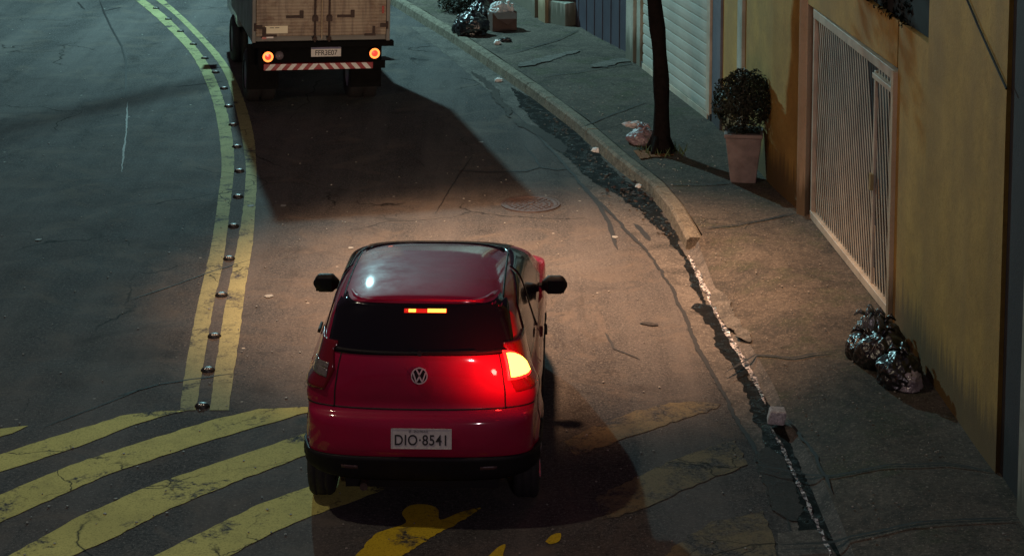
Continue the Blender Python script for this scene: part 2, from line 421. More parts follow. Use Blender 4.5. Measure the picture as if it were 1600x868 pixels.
# gutter concrete channel, wet parts, running water
seam_px = [(642, 42), (700, 88), (745, 128), (800, 172), (850, 222), (905, 285), (960, 340), (1010, 392), (1050, 452), (1085, 530), (1115, 590), (1150, 650), (1190, 722), (1228, 800), (1250, 868), (1275, 960)]
SPn = [G(*p) for p in seam_px]; sy = np.array([p[1] for p in SPn])[::-1]; sx = np.array([p[0] for p in SPn])[::-1]
rows = []
for y in np.arange(sy[0], sy[-1], .1):
    a = float(np.interp(y, sy, sx)) + .03 * noise.noise(Vector((0, y * 3, 1))); b = kerb_x(y) + .03
    rows.append([(a + (b - a) * u, y, .004) for u in (0, .5, 1)])
m = MB(); m.grid(rows); tag(m.build('gutter', M['gutter']), kind='structure')
def wetband(px, wfun, z, name, mat, jit, seed, zfun=None, step=.02):
    o = ribbon(name, gpts(px), wfun, z, mat, None, jit=jit, seed=seed, taper=True, step=step, zfun=zfun, rag=.38); tag(o, kind='structure'); return o
wetband([(800, 138), (845, 176), (880, 212), (915, 250), (945, 280), (985, 303), (1015, 328), (1045, 365), (1068, 402)], lambda t: (.13 + .30) * .4 + .28 * math.sin(math.pi * min(1, t * 1.15)) ** .7 * (1.25 - .75 * t), .008, 'wet_gutter', M['wet'], .05, 3)
wetband([(1068, 396), (1092, 455), (1125, 520), (1160, 585), (1192, 642), (1225, 712), (1262, 790), (1298, 868), (1330, 960)], lambda t: .08 + .22 * max(0, t - .35) ** .6 + .05 * math.sin(t * 23), .008, 'wet_gutter', M['wet'], .04, 5)
wetband([(1092, 475), (1110, 492), (1122, 512)], .22, .010, 'wet_patch', M['wet'], .05, 6)
# stains on the road beside the gutter
M['stain'] = m_concrete('oily_stain', (.030, .025, .024), (.045, .038, .034), scale=2, crk=False, rough=.5)
for i, (ln, wd) in enumerate([([(805, 190), (840, 205), (868, 225), (885, 240)], .18), ([(735, 112), (760, 128), (800, 185)], .10), ([(1003, 503), (1030, 508)], .07), ([(1195, 700), (1222, 770), (1235, 815)], .22)]):
    wetband(ln, wd, .010, 'road_stain', M['stain'], .06, 20 + i)
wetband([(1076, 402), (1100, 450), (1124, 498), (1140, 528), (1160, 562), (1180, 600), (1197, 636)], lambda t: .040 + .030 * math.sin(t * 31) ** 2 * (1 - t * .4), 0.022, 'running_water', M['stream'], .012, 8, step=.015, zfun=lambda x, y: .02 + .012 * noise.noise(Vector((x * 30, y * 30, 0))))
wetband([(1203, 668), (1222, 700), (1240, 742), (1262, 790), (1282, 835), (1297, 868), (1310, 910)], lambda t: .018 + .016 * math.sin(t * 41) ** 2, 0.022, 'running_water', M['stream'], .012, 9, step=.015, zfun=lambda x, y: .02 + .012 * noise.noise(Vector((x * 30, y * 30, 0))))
# pale slab at bottom
flat_poly('gutter_slab', resample(gpts([(1215, 835), (1286, 829), (1306, 868), (1330, 930), (1235, 930), (1216, 868)]), .1, .01, 2), .013, M['patch']); tag(bpy.data.objects['gutter_slab'], kind='structure')

# lane lines and hatch (children of the road)
LL = [(211, 0), (242, 26), (276, 59), (304, 93), (328, 145), (340, 194), (345, 235), (346, 265), (342, 300), (331, 379), (312, 462), (296, 540), (285, 609), (281, 641)]
LR = [(226, 0), (258, 24), (296, 62), (323, 97), (343, 138), (356, 180), (363, 214), (366, 249), (364, 285), (360, 319), (349, 407), (333, 480), (319, 563), (311, 609), (306, 641)]
RL = [(243, 0), (273, 24), (304, 55), (329, 83), (350, 114), (363, 150), (376, 205), (383, 250), (384, 273), (379, 333), (367, 402), (353, 471), (341, 545), (334, 591), (328, 641)]
RR = [(256, 0), (288, 28), (322, 62), (347, 90), (367, 122), (384, 165), (396, 210), (400, 250), (401, 291), (399, 320), (395, 379), (383, 453), (374, 526), (365, 586), (357, 641)]
def extend_far(ptsL): # continue the curve beyond the top of the frame
    a = Vector(ptsL[0]); b = Vector(ptsL[1]); d = (a - b).normalized()
    e1 = a + Matrix.Rotation(R(7), 2) @ d * 4; e2 = e1 + Matrix.Rotation(R(14), 2) @ d * 8
    return [tuple(e2), tuple(e1)] + ptsL
def smooth2(p, n=4): return [(v.x, v.y) for v in catmull([(a, b, 0) for a, b in p], n)]
for i, (A, B) in enumerate(((LL, LR), (RL, RR))):
    A = resample(smooth2(gpts(A)), .07); B = resample(smooth2(gpts(B)), .07)
    n = 330; pick = lambda Q, t: Q[min(len(Q) - 1, int(t * (len(Q) - 1)))]
    ra = []; rb = []
    for k in range(n + 1):
        t = k / n; a = Vector(pick(A, t)); b = Vector(pick(B, t)); d = (b - a).normalized()
        a = a + d * .010 * noise.noise(Vector((k * .35, i, 1))); b = b + d * .010 * noise.noise(Vector((k * .35, i, 7)))
        ra.append((a.x, a.y, .0045)); rb.append((b.x, b.y, .0045))
    e = Vector(ra[0]) - Vector(ra[12]); e.normalize()
    for st in (3, 9):
        e = Matrix.Rotation(R(9), 3, 'Z') @ e; q = Vector(ra[0]) + e * st; ra.insert(0, tuple(q)); rb.insert(0, tuple(Vector(rb[0]) + e * st))
    m = MB(); m.grid([ra, rb]); o = m.build('lane_line', M['line_paint'], road)
    if o.data.polygons[0].normal.z < 0: o.data.flip_normals()
H = [
 [(0, 670), (24, 667), (44, 665), (30, 672), (19, 677), (0, 682), (-60, 700), (-60, 680)],
 [(-90, 745), (0, 710), (78, 684), (175, 655), (187, 650), (250, 642), (294, 641), (266, 647), (200, 667), (125, 697), (0, 737), (-90, 772)],
 [(-90, 812), (0, 773), (109, 727), (219, 691), (322, 659), (403, 639), (477, 636), (560, 634), (560, 640), (477, 645), (390, 670), (300, 697), (169, 741), (103, 770), (0, 816), (-90, 862)],
 [(-90, 925), (19, 865), (125, 806), (234, 759), (375, 711), (478, 677), (600, 655), (600, 680), (478, 711), (375, 750), (266, 794), (175, 841), (109, 870), (0, 940)],
 [(180, 905), (241, 868), (312, 833), (406, 787), (481, 761), (600, 716), (600, 765), (540, 788), (486, 806), (422, 834), (359, 868), (260, 930)]]
for i, p in enumerate(H):
    flat_poly('hatch_marking', resample(gpts(p) + [G(*p[0])], .07, .008, 10 + i), .0045, M['yellow_paint'], road)
frag = [[(554, 870), (583, 837), (602, 828), (634, 817), (628, 802), (640, 790), (664, 788), (684, 795), (688, 812), (720, 800), (752, 794), (700, 825), (660, 848), (624, 870), (590, 890), (545, 890)],
        [(762, 870), (778, 855), (790, 851), (786, 868), (792, 885), (765, 890)],
        [(852, 846), (862, 836), (876, 833), (874, 845), (860, 850)]]
for i, p in enumerate(frag):
    flat_poly('hatch_remnant', resample(smooth2(gpts(p) + [G(*p[0])]), .03, .012, 30 + i), .0045, M['fresh_paint'], road)
worn = [[(935, 664), (985, 645), (1047, 629), (1100, 628), (1126, 631), (1120, 638), (1047, 660), (960, 691), (900, 712), (880, 690)],
        [(960, 762), (1010, 738), (1070, 712), (1149, 687), (1168, 726), (1110, 748), (1060, 768), (990, 800), (940, 812), (930, 780)],
        [(1010, 905), (1040, 868), (1060, 849), (1110, 815), (1193, 797), (1213, 868), (1220, 905)]]
for i, p in enumerate(worn):
    flat_poly('faded_hatch', resample(gpts(p) + [G(*p[0])], .06, .02, 50 + i), .0045, M['worn_paint'], road)
# cracks traced on the tarmac
for i, (ln, wd) in enumerate([([(155, 0), (166, 28), (176, 48), (190, 72), (197, 98), (196, 152)], .03), ([(122, 3), (132, 15)], .03), ([(160, 18), (190, 12)], .02), ([(270, 136), (310, 132), (352, 127)], .03),
        ([(200, 470), (260, 450), (330, 425), (395, 405)], .015), ([(180, 620), (250, 600), (320, 590), (372, 583)], .018), ([(60, 740 - 70), (140, 640), (230, 605)], .012),
        ([(700, 266), (760, 270), (822, 268), (843, 262), (870, 266), (915, 261)], .03), ([(815, 226), (838, 250), (843, 262)], .025), ([(905, 285), (935, 318), (950, 345), (965, 390)], .05), ([(990, 350), (1005, 365), (1015, 377)], .06),
        ([(740, 240), (700, 300), (680, 335)], .012), ([(640, 240), (665, 262)], .02), ([(945, 520), (960, 545), (1000, 562)], .02)]):
    ribbon('crack', gpts(ln), wd, .006, M['crack'], road, jit=.012, seed=70 + i, step=.05)
ribbon('seam_crack', SPn[3:-1], .035, .009, M['crack'], road, jit=.02, seed=99, taper=True)
M['pale_scratch'] = m_simple('pale_scratch', (.25, .26, .25), .8)
ribbon('pale_crack', gpts([(199, 160), (198, 200), (193, 240), (190, 270)]), .018, .006, M['pale_scratch'], road, jit=.01, seed=5)
for i, q in enumerate([(548, 388), (778, 127), (752, 223), (392, 322), (442, 322), (420, 463), (960, 371), (500, 600), (60, 375)]):
    x, y = G(*q); flat_poly('litter_speck', [(x + .05 * math.cos(t * 1.05) * random.uniform(.5, 1), y + .06 * math.sin(t * 1.05) * random.uniform(.5, 1)) for t in range(6)], .008, M['pale_scratch'], road)

# manhole
M['iron'] = m_simple('cast_iron', (.075, .05, .045), .55, metal=.3, var=.5, scale=12, bump=.3)
mx, my = G(829, 319.5)
mh = tag(empty('manhole_cover', (mx, my, 0)), 'round cast iron manhole cover with studded top set in the lane ahead of the red car', 'manhole cover')
m = MB(); m.lathe([(.325, .0), (.325, .014), (.30, .014), (.30, .006)], n=40); m.build('frame_ring', M['iron'], mh, smooth=False)
m = MB(); m.lathe([(.296, .002), (.296, .013), (.27, .013), (.265, .008), (0.001, .008)], n=40)
for r, k in ((.06, 6), (.12, 12), (.18, 18), (.235, 24)):
    for i in range(k):
        t = 2 * math.pi * i / k; m.box((r * math.cos(t), r * math.sin(t), .011), (.026, .026, .010), rz=t)
m.box((0, 0, .012), (.05, .05, .012)); m.build('lid', M['iron'], mh)

# kerb stones (real blocks)
M['kerbtop'] = M['kerb']
y = yk_end; i = 0
kr = tag(empty('kerb', (kerb_x(y), y, 0)), 'raised worn concrete kerb stones curving along the sidewalk ahead of the red car', 'kerb')
while y < 58:
    L = .92 if y < 45 else 3
    y2 = y + L; x1, x2 = kerb_x(y + .006), kerb_x(y2 - .006); sub = 4
    m = MB(); rws = []
    for s_ in range(sub + 1):
        t = s_ / sub; yy = y + .006 + (L - .012) * t; xx = kerb_x(yy); j = .006 * noise.noise(Vector((yy * 4, i, 0)))
        d = -0.0; hgt = .155 + j
        if i == 0: hgt -= .03 * (1 - t)
        rws.append([(xx - .015, yy, -.01), (xx + .0, yy, hgt - .03), (xx + .028, yy, hgt), (xx + .135, yy, hgt), (xx + .165, yy, hgt - .02), (xx + .165, yy, -.01)])
    m.grid(rws); n0 = 0; m.f.append((5, 4, 3, 2, 1, 0)); b = sub * 6; m.f.append((b, b + 1, b + 2, b + 3, b + 4, b + 5))
    o = m.build('kerb_stone', M['kerb'], kr, smooth=False, bevel=0)
    o.location = (-kr.location.x, -kr.location.y, 0)
    y = y2; i += 1

# road studs
M['stud'] = m_simple('stud_body', (.015, .015, .016), .4); M['refl'] = m_simple('stud_reflector', (.85, .85, .80), .2, coat=.5, var=0)
studs = [(316, 635), (325, 579), (335, 526), (346, 462), (358, 405), (365, 354), (372, 308), (374, 268), (370, 230), (364, 196), (357, 167), (350, 139), (337, 114), (320, 92), (302, 70), (282, 50), (263, 31), (244, 14)]
ords = ['nearest', 'second', 'third', 'fourth', 'fifth', 'sixth', 'seventh', 'eighth', 'ninth', 'tenth', 'eleventh', 'twelfth']
ords2 = ['farthest', 'second farthest', 'third farthest', 'fourth farthest', 'fifth farthest', 'sixth farthest']
proto = None
for i, q in enumerate(studs):
    x, y = G(*q)
    if i < 12: lb = 'small black road stud between the double yellow lines, %s counted from the hatched stripes' % ords[i]
    else: lb = 'small black road stud between the curving yellow lines, %s up the street' % ords2[17 - i]
    if proto is None:
        t = empty('road_stud', (x, y, 0))
        m = MB(); m.lathe([(.062, 0), (.060, .012), (.048, .026), (.028, .034), (.001, .036)], n=20); bd = m.build('stud_body', M['stud'], t, smooth=True)
        bd.scale = (1, .8, 1)
        m = MB()
        for s_ in (-1, 0, 1): m.box((s_ * .018, -.030, .026), (.011, .022, .010), rot=Matrix.Rotation(R(-48), 3, 'X'))
        m.build('reflector', M['refl'], t, bevel=.002)
        proto = t
    else:
        t = proto.copy(); COL.objects.link(t); t.location = (x, y, 0)
        for ch in list(proto.children):
            c = ch.copy(); COL.objects.link(c); c.parent = t
    t.rotation_euler.z = random.uniform(-.15, .15)
    tag(t, lb, 'road stud', 'road studs between the double yellow lines')

# ------------------------------------------------------------------ buildings along the sidewalk
def W(px, py): return Vector((*G(px, py, .14), 0))
def wallseg(m, a, b, z0, z1, th=.2, off=0.0):
    """vertical slab whose street face runs from a to b (far -> near); thickness goes to the house side"""
    a = Vector((a[0], a[1], 0)); b = Vector((b[0], b[1], 0)); d = (b - a).normalized(); n = Vector((-d.y, d.x, 0))
    if n.x < 0: n = -n
    a0 = a + n * off; b0 = b + n * off; a1 = a + n * (off + th); b1 = b + n * (off + th)
    v = [(p.x, p.y, z) for z in (z0, z1) for p in (a0, b0, b1, a1)]
    m.add(v, [(0, 3, 2, 1), (4, 5, 6, 7), (0, 1, 5, 4), (1, 2, 6, 5), (2, 3, 7, 6), (3, 0, 4, 7)]); return m
def thingat(name, p, label, cat): return tag(empty(name, (0, 0, 0)), label, cat)

# far cream wall with pillar
wf = thingat('garden_wall', None, 'cream stained garden wall at the far end of the sidewalk behind the garbage', 'wall')
P = [(-7.0, 62), (-2.6, 45.5), (-.9, 38.6), tuple(W(792, -3)[:2]), tuple(W(828, 18)[:2]), tuple(W(846, 29)[:2])]
m = MB()
for a, b in zip(P[:-1], P[1:]): wallseg(m, a, b, -.05, 3.2, .22)
m.build('wall', M['cream_wall'], wf)
m = MB(); a = W(846, 30); b = W(857, 36); wallseg(m, a, b, -.05, 3.6, .28, -.06); m.build('pillar', M['pale_jamb'], wf, bevel=.01)
m = MB(); a = W(834, 24); wallseg(m, a, W(840, 27.5), .0, 3.1, .06, -.05); m.build('downpipe', M['cream_wall'], wf)

# grey gate house
gh = thingat('garage_gate', None, 'dark grey sheet metal garage gate between a pillar and a white pilaster', 'gate')
a = W(858, 30); b = W(888, 36); c = W(981, 83)
m = MB(); wallseg(m, W(860, 14), W(886, 27), .3, 3.4, .06, .0); m.build('side_panel', M['gate_dark'], gh)
m = MB(); wallseg(m, W(886, 31), W(892, 35), -.02, 3.4, .14, -.03); m.build('gate_post', M['black_metal'], gh)
m = MB(); wallseg(m, W(892, 36), c, .05, 3.4, .05, 0)
for k in range(1, 7):
    q = W(892, 36).lerp(c, k / 7); q2 = W(892, 36).lerp(c, k / 7 + .008); wallseg(m, q, q2, .06, 3.38, .02, -.012)
m.build('gate_leaf', M['gate_dark'], gh)
m = MB(); wallseg(m, W(892, 36), c, 1.62, 1.70, .03, -.032); m.build('gate_rail', M['shutter'], gh)
m = MB(); wallseg(m, W(892, 36), c, -.03, .04, .10, -.03); m.build('gate_track', M['black_metal'], gh)
m = MB(); a = G(856, 36, .14); b2 = G(884, 42, .14); wallseg(m, a, b2, .0, .52, .5, 0.0); m.build('plinth', M['white_wall'], gh, bevel=.02)

# white shop with roller shutters
sh = thingat('shuttered_shop', None, 'pale shop front with white roller shutters behind the tree', 'building')
m = MB(); wallseg(m, W(982, 92), W(994, 98), -.05, 4.2, .3, -.05); wallseg(m, W(996, 100), W(1002, 104), -.05, 4.2, .3, -.02); m.build('pilaster', M['white_wall'], sh, bevel=.012)
m = MB(); wallseg(m, W(1002.5, 104), W(1006, 107), -.05, 4.2, .3, .03); m.build('pilaster', M['pale_jamb'], sh)
def shutter(a, b, z0, z1, name='roller_shutter'):
    m = MB(); a = Vector(a); b = Vector(b); d = (b - a).normalized(); n = Vector((-d.y, d.x, 0)); n = n if n.x > 0 else -n
    prof = []; z = z0; st = .145
    while z < z1:
        prof += [(0.0, z), (-.016, z + .012), (-.020, z + st * .5), (-.014, z + st - .016), (.008, z + st - .008)]; z += st
    rows = [[(p.x + n.x * o, p.y + n.y * o, zz) for o, zz in prof] for p in (a, b)]
    m.grid(rows); o = m.build(name, M['shutter'], sh); return o
shutter(W(1006, 107) , W(1109, 187), .22, 4.2)
m = MB(); wallseg(m, W(1003, 104), W(1112, 189), -.05, .22, .3, -.02); m.build('threshold', M['dark_wall'], sh, bevel=.01)
m = MB(); wallseg(m, W(1106, 184), W(1111, 188), .2, 4.2, .2, -.03); m.build('shutter_guide', M['white_metal'], sh)
m = MB(); wallseg(m, W(1004, 105), W(1111, 188), -.05, 4.4, .2, .12); m.build('wall', M['grey_wall'], sh)
m = MB(); wallseg(m, W(1006, 107), W(1108, 186), .14, .22, .04, -.03); m.build('bottom_rail', M['white_metal'], sh)

# yellow house
yh = thingat('yellow_house', None, 'weathered ochre yellow house with a white barred garage gate', 'house')
J0, J1 = W(1247, 333), W(1262, 343); J1 = W(1260, 338)
Ga, Gb = W(1262, 343), W(1385, 500)
Gdir = (Gb - Ga).normalized(); Gn = Vector((-Gdir.y, Gdir.x, 0)); Gn = Gn if Gn.x > 0 else -Gn
Ga = Ga - Gdir * .0
m = MB(); wallseg(m, W(1111.5, 189), W(1124, 203), -.05, 4.4, .25, .0); m.build('grey_pier', M['grey_wall'], yh)
m = MB()
for a, b in (((1124, 203), (1200, 290)), ((1200, 290), (1247, 333))): wallseg(m, W(*a), W(*b), -.05, 4.4, .25, .03)
Gw = W(1437, 574)
G1 = Ga - Gdir * .02; G2 = Gb + Gdir * .03
wallseg(m, J0 + Gdir * .1, G1, 2.50, 2.80, .25, .0) if False else None
LG = (Gb - Ga).length
HG = 2.33  # gate top (above road)
wallseg(m, J0 + Gdir * .03, G2, HG + .06, 2.80, .28, .035)
wallseg(m, G2 + Gdir * .05, Gw, -.05, 2.80, .28, .03)
m.build('wall', M['yellow_wall'], yh)
m = MB(); wallseg(m, Gw + Gdir * .004, W(1554, 741), -.05, 5.6, .3, .005); m.build('tall_wall', M['yellow_wall'], yh)
m = MB(); wallseg(m, J0, J1 + Gdir * .0, -.05, 2.62, .22, -.03); m.build('gate_jamb', M['pale_jamb'], yh, bevel=.01)
m = MB(); wallseg(m, G2 - Gdir * .02, G2 + Gdir * .05, .02, HG + .03, .2, -.01); m.build('gate_jamb', M['pale_jamb'], yh)
m = MB(); q = W(1155, 232); wallseg(m, q, q + (W(1200, 290) - q).normalized() * .30, .1, 4.4, .08, -.045); m.build('white_band', M['white_wall'], yh, bevel=.01)
# gate
gt = empty('garage_gate_leaf', (0, 0, 0)); gt.parent = yh
def gpt(u, z, off=0.0): q = Ga + Gdir * u + Gn * off; return (q.x, q.y, z)
def gbar(m, a, b, wd, dp, off=0): 
    A = Vector(gpt(a[0], a[1], off)); B = Vector(gpt(b[0], b[1], off)); m.seg(A, B, dp, wd, up=tuple(Gdir)); return m
z0, z1 = .20, HG
def bars(u0, u1, n, lean, m, off):
    for k in range(-8, n + 1):
        ub = u0 + (u1 - u0) * k / n + lean / 2
        ut = ub - lean
        # clip to leaf
        a = [ut, z1 - .05]; b = [ub + .0, z0 + .05]
        du = b[0] - a[0]; dz = b[1] - a[1]
        def clip(a, b):
            p, q = list(a), list(b)
            if p[0] < u0 + .02:
                t = (u0 + .02 - p[0]) / (q[0] - p[0]) if q[0] != p[0] else 2
                if t >= 1: return None
                p = [u0 + .02, p[1] + (q[1] - p[1]) * t]
            if q[0] > u1 - .02:
                t = (u1 - .02 - p[0]) / (q[0] - p[0])
                if t <= 0: return None
                q = [u1 - .02, p[1] + (q[1] - p[1]) * t]
            return p, q
        r = clip(a, b)
        if r: gbar(m, r[0], r[1], .030, .004, off)
UW = LG * .76
gt.name = 'barred_gate'
m = MB(); bars(.0, UW, 26, .72, m, .06); m.build('gate_bars', M['white_metal'], gt)
m = MB(); bars(UW + .05, LG - .03, 7, .5, m, .06); m.build('wicket_bars', M['white_metal'], gt)
m = MB()
gbar(m, (0, z1 - .02), (LG, z1 - .02), .09, .06, .05); gbar(m, (0, z0), (LG, z0), .08, .06, .05)
gbar(m, (.02, z0), (.02, z1), .05, .05, .05); m.build('gate_frame', M['white_metal'], gt, bevel=.005)
m = MB(); gbar(m, (UW + .03, z0), (UW + .03, z1 - .12), .045, .03, .055); gbar(m, (LG - .03, z0), (LG - .03, z1 - .12), .05, .06, .045); gbar(m, (UW + .03, z1 - .16), (LG - .03, z1 - .16), .05, .06, .045); m.build('wicket_frame', M['white_metal'], gt, bevel=.005)
M['gate_sheet'] = m_simple('gate_back_sheet', (.045, .034, .034), .6, var=.6, scale=2)
m = MB(); wallseg(m, Ga, Gb, z0, z1 - .04, .01, .13); m.build('gate_sheet', M['gate_sheet'], gt)
m = MB(); gbar(m, (UW + .06, 1.12), (UW + .06, 1.27), .06, .03, .02); m.build('lock_plate', m_simple('yellowed_lock', (.30, .24, .11), .5), gt)
m = MB(); wallseg(m, Ga, Gb, -.02, z0 - .03, .3, .03); m.build('sill', M['gutter'], yh)
# garage interior behind gate top
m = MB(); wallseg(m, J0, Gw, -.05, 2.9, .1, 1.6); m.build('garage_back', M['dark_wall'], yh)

# dark hedge on top of the low wall
M['leaf_dark'] = m_simple('dark_leaf', (.010, .016, .006), .6, var=.5, scale=6)
def leaf_cloud(m, centre_fn, n, size, seed):
    rnd = random.Random(seed)
    for k in range(n):
        c, nrm = centre_fn(rnd); 
        d = (nrm + Vector((rnd.uniform(-1, 1), rnd.uniform(-1, 1), rnd.uniform(-1, 1))) * .8).normalized()
        x = d.orthogonal().normalized(); x = Matrix.Rotation(rnd.uniform(0, 6.28), 3, d) @ x; yv = d.cross(x); s_ = size * rnd.uniform(.6, 1.3)
        c = Vector(c)
        m.add([c - x * s_, c - yv * s_ * .45 + d * s_ * .12, c + x * s_, c + yv * s_ * .45 + d * s_ * .12], [(0, 1, 2, 3)])
    return m
hg = tag(empty('hedge', (Ga.x, Ga.y, 2.80)), 'dark hedge growing along the top of the yellow wall above the gate', 'hedge')
m = MB()
def hc(r):
    u = r.uniform(-.6, LG + .42 - .0); u = min(u, (Gw - Ga).length - .02); z = r.uniform(2.76, 3.7) ; o = r.choice((r.uniform(-.02, .05), r.uniform(.05, .5)))
    p = gpt(u, z, o + .04); return (p[0] - Ga.x, p[1] - Ga.y, p[2] - 2.80), -Gn
leaf_cloud(m, hc, 5200, .035, 3)
M['hedge_leaf'] = m_simple('hedge_leaf', (.003, .004, .0025), .8, var=.5, spec=.05)  # leaf colour darkened for the scant light behind the wall
m.build('foliage', M['hedge_leaf'], hg, fix=False)
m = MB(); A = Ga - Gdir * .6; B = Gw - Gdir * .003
wallseg(m, A, B, 2.82, 3.75, .5, .07); o = m.build('hedge_black_core', M['black'], hg); o.location = (-Ga.x, -Ga.y, -2.80)  # solid black block, the hedge's unlit inside put into the colour

# overhead thin cable against tall wall
cb = MB(); q = Gw + Gdir * .7 - Gn * .01
WB = W(1554, 741); wd_ = (WB - Gw).normalized(); wn_ = Vector((wd_.y, -wd_.x, 0)); wn_ = -wn_ if wn_.x > 0 else wn_
def on_wall(px, py):
    a = (px - PX0) / F; b = (py - PY0) / F; d = Vector((a, CP - b * SP, -(SP + b * CP))); o0 = Vector((0, 0, HC))
    t = (Gw + wn_ * .012 - o0).dot(wn_) / d.dot(wn_); return o0 + d * t
a = on_wall(1511, 0); b = on_wall(1576, 147); d = (b - a)
cb.tube([a - d * 2.0, a, a + d * .3 + Vector((0, 0, -.01)), b - d * .05], .008, 6)
tag(cb.build('wall_cable', M['black_metal']), 'thin dark cable slanting down the tall yellow wall', 'cable')

# neighbour: flat wall in a dark colour + white post
nb = thingat('neighbour_wall', None, 'dark wall at the right edge beyond the yellow house', 'wall')
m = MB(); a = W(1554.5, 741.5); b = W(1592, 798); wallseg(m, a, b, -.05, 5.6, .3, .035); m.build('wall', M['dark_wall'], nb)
pw = thingat('white_post', None, 'white painted gate post at the right edge of the picture', 'post')
m = MB(); q = Vector((*G(1588, 796, .3), 0)); wallseg(m, q, q + Vector((.02, -1, 0)) * .5, .26, 4.6, .14, -.0); m.build('post', M['white_wall'], pw, bevel=.01)
m = MB(); wallseg(m, q + Vector((.05, .02, 0)), q + Vector((.07, -.9, 0)), .0, .26, .2, .02); m.build('base', M['black_metal'], pw)

# ------------------------------------------------------------------ tree
M['bark'] = m_simple('bark', (.009, .007, .007), 1.0, spec=.05, var=.7, scale=14, bump=1.0)
tx, ty = G(1032, 238, .14)
tr = tag(empty('street_tree', (tx, ty, .12)), 'slim dark street tree growing from the sidewalk in front of the white shutters', 'tree')
m = MB(); pts = []; rad = []
for k in range(26):
    z = k * .15; pts.append((-.0 - .06 * (z / 2) + .03 * math.sin(z * 2.1) - (.04 * max(0, z - 1.5)), .03 * math.sin(z * 1.3), z))
    rad.append(.098 + .05 * math.exp(-z / .10) + .006 * math.sin(z * 9) - .006 * z)
m.tube(pts, rad, 18)
for k in range(5):
    t = k * 1.26 + .3; m.tube([(.07 * math.cos(t), .07 * math.sin(t), .22), (.15 * math.cos(t), .15 * math.sin(t), .05), (.24 * math.cos(t), .24 * math.sin(t), -.02)], [.04, .04, .015], 8)
top = Vector(pts[-1]); brs = []
for k in range(6):
    t = k * 1.05; e = top + Vector((math.cos(t) * random.uniform(.5, 1.0), math.sin(t) * random.uniform(.5, 1.0), random.uniform(.6, 1.4)))
    m.tube([top - Vector((0, 0, .15)), top.lerp(e, .5) + Vector((0, 0, .1)), e], [.06, .04, .015], 8); brs.append(e)
bm_ = m.build('trunk', M['bark'], tr, smooth=True)
for v in bm_.data.vertices:
    n_ = noise.noise(v.co * 9); v.co.x += n_ * .010; v.co.y += n_ * .010
m = MB()
def cc(r):
    e = r.choice(brs); d = Vector((r.gauss(0, 1), r.gauss(0, 1), r.gauss(0, 1))).normalized(); p = e + d * r.uniform(.1, .55); return p, d
leaf_cloud(m, cc, 2600, .05, 5); m.build('crown', M['leaf_dark'], tr, fix=False)
# low weeds at foot
M['weed'] = m_simple('weed_leaf', (.05, .08, .025), .6, var=.4)
m = MB(); rnd = random.Random(2)
for k in range(90):
    t = rnd.uniform(0, 6.28); r_ = rnd.uniform(.10, .30); b0 = Vector((r_ * math.cos(t), r_ * math.sin(t), 0)); u = Vector((rnd.uniform(-.1, .1), rnd.uniform(-.1, .1), rnd.uniform(.05, .13))); s_ = Vector((rnd.uniform(-1, 1), rnd.uniform(-1, 1), 0)).normalized() * .012
    m.add([b0 - s_, b0 + s_, b0 + u], [(0, 1, 2)])
o = m.build('grass_tuft', M['weed'], None, fix=False); o.location = (tx, ty, .135); tag(o, 'scruffy grass tufts around the foot of the tree trunk', 'grass', kind='stuff')

# ------------------------------------------------------------------ planter with shrub
M['terracotta'] = m_simple('planter_clay', (.27, .215, .20), .8, var=.6, scale=6, bump=.15)
px_, py_ = G(1163, 285, .14)
pl = tag(empty('planter', (px_, py_ + .10, .14), R(-8)), 'tall square tapered terracotta planter beside the yellow wall', 'planter')
def frustum(m, w0, w1, z0, z1, n=1):
    v = [(sx_ * wv / 2, sy_ * wv / 2, z) for wv, z in ((w0, z0), (w1, z1)) for sx_, sy_ in ((-1, -1), (1, -1), (1, 1), (-1, 1))]
    m.add(v, [(0, 3, 2, 1), (4, 5, 6, 7), (0, 1, 5, 4), (1, 2, 6, 5), (2, 3, 7, 6), (3, 0, 4, 7)])
m = MB(); frustum(m, .28, .40, 0, .52); m.build('pot', M['terracotta'], pl, bevel=.012)
m = MB(); frustum(m, .425, .43, .522, .565); m.build('rim', M['terracotta'], pl, bevel=.008)
m = MB(); frustum(m, .36, .36, .565, .575); m.build('soil', M['black_metal'], pl)
sb = tag(empty('topiary_shrub', (px_, py_ + .10, .70), 0), 'round clipped dark shrub growing in the terracotta planter', 'shrub')
m = MB(); m.tube([(0, 0, -.02), (.01, 0, .12), (0, .01, .34)], [.025, .022, .015], 8)
for k in range(14):
    d = Vector((random.gauss(0, 1), random.gauss(0, 1), random.gauss(0, 1))).normalized(); m.tube([(0, 0, .2), Vector((0, 0, .33)) + d * .28], [.009, .004], 5)
m.build('stem', M['bark'], sb)
m = MB()
def sc(r):
    while True:
        d = Vector((r.gauss(0, 1), r.gauss(0, 1), r.gauss(0, 1))).normalized()
        k = 1 + .16 * noise.noise(d * 2.3) + .10 * noise.noise(d * 6)
        if d.z < -.55 and r.random() < .6: continue
        break
    rr = .345 * k * (1 - abs(r.gauss(0, .10))) if r.random() < .8 else r.uniform(.1, .3)
    return Vector((d.x * rr, d.y * rr, .33 + d.z * rr * 1.06)), d
leaf_cloud(m, sc, 5200, .024, 8); m.build('foliage', M['leaf_dark'], sb, fix=False)

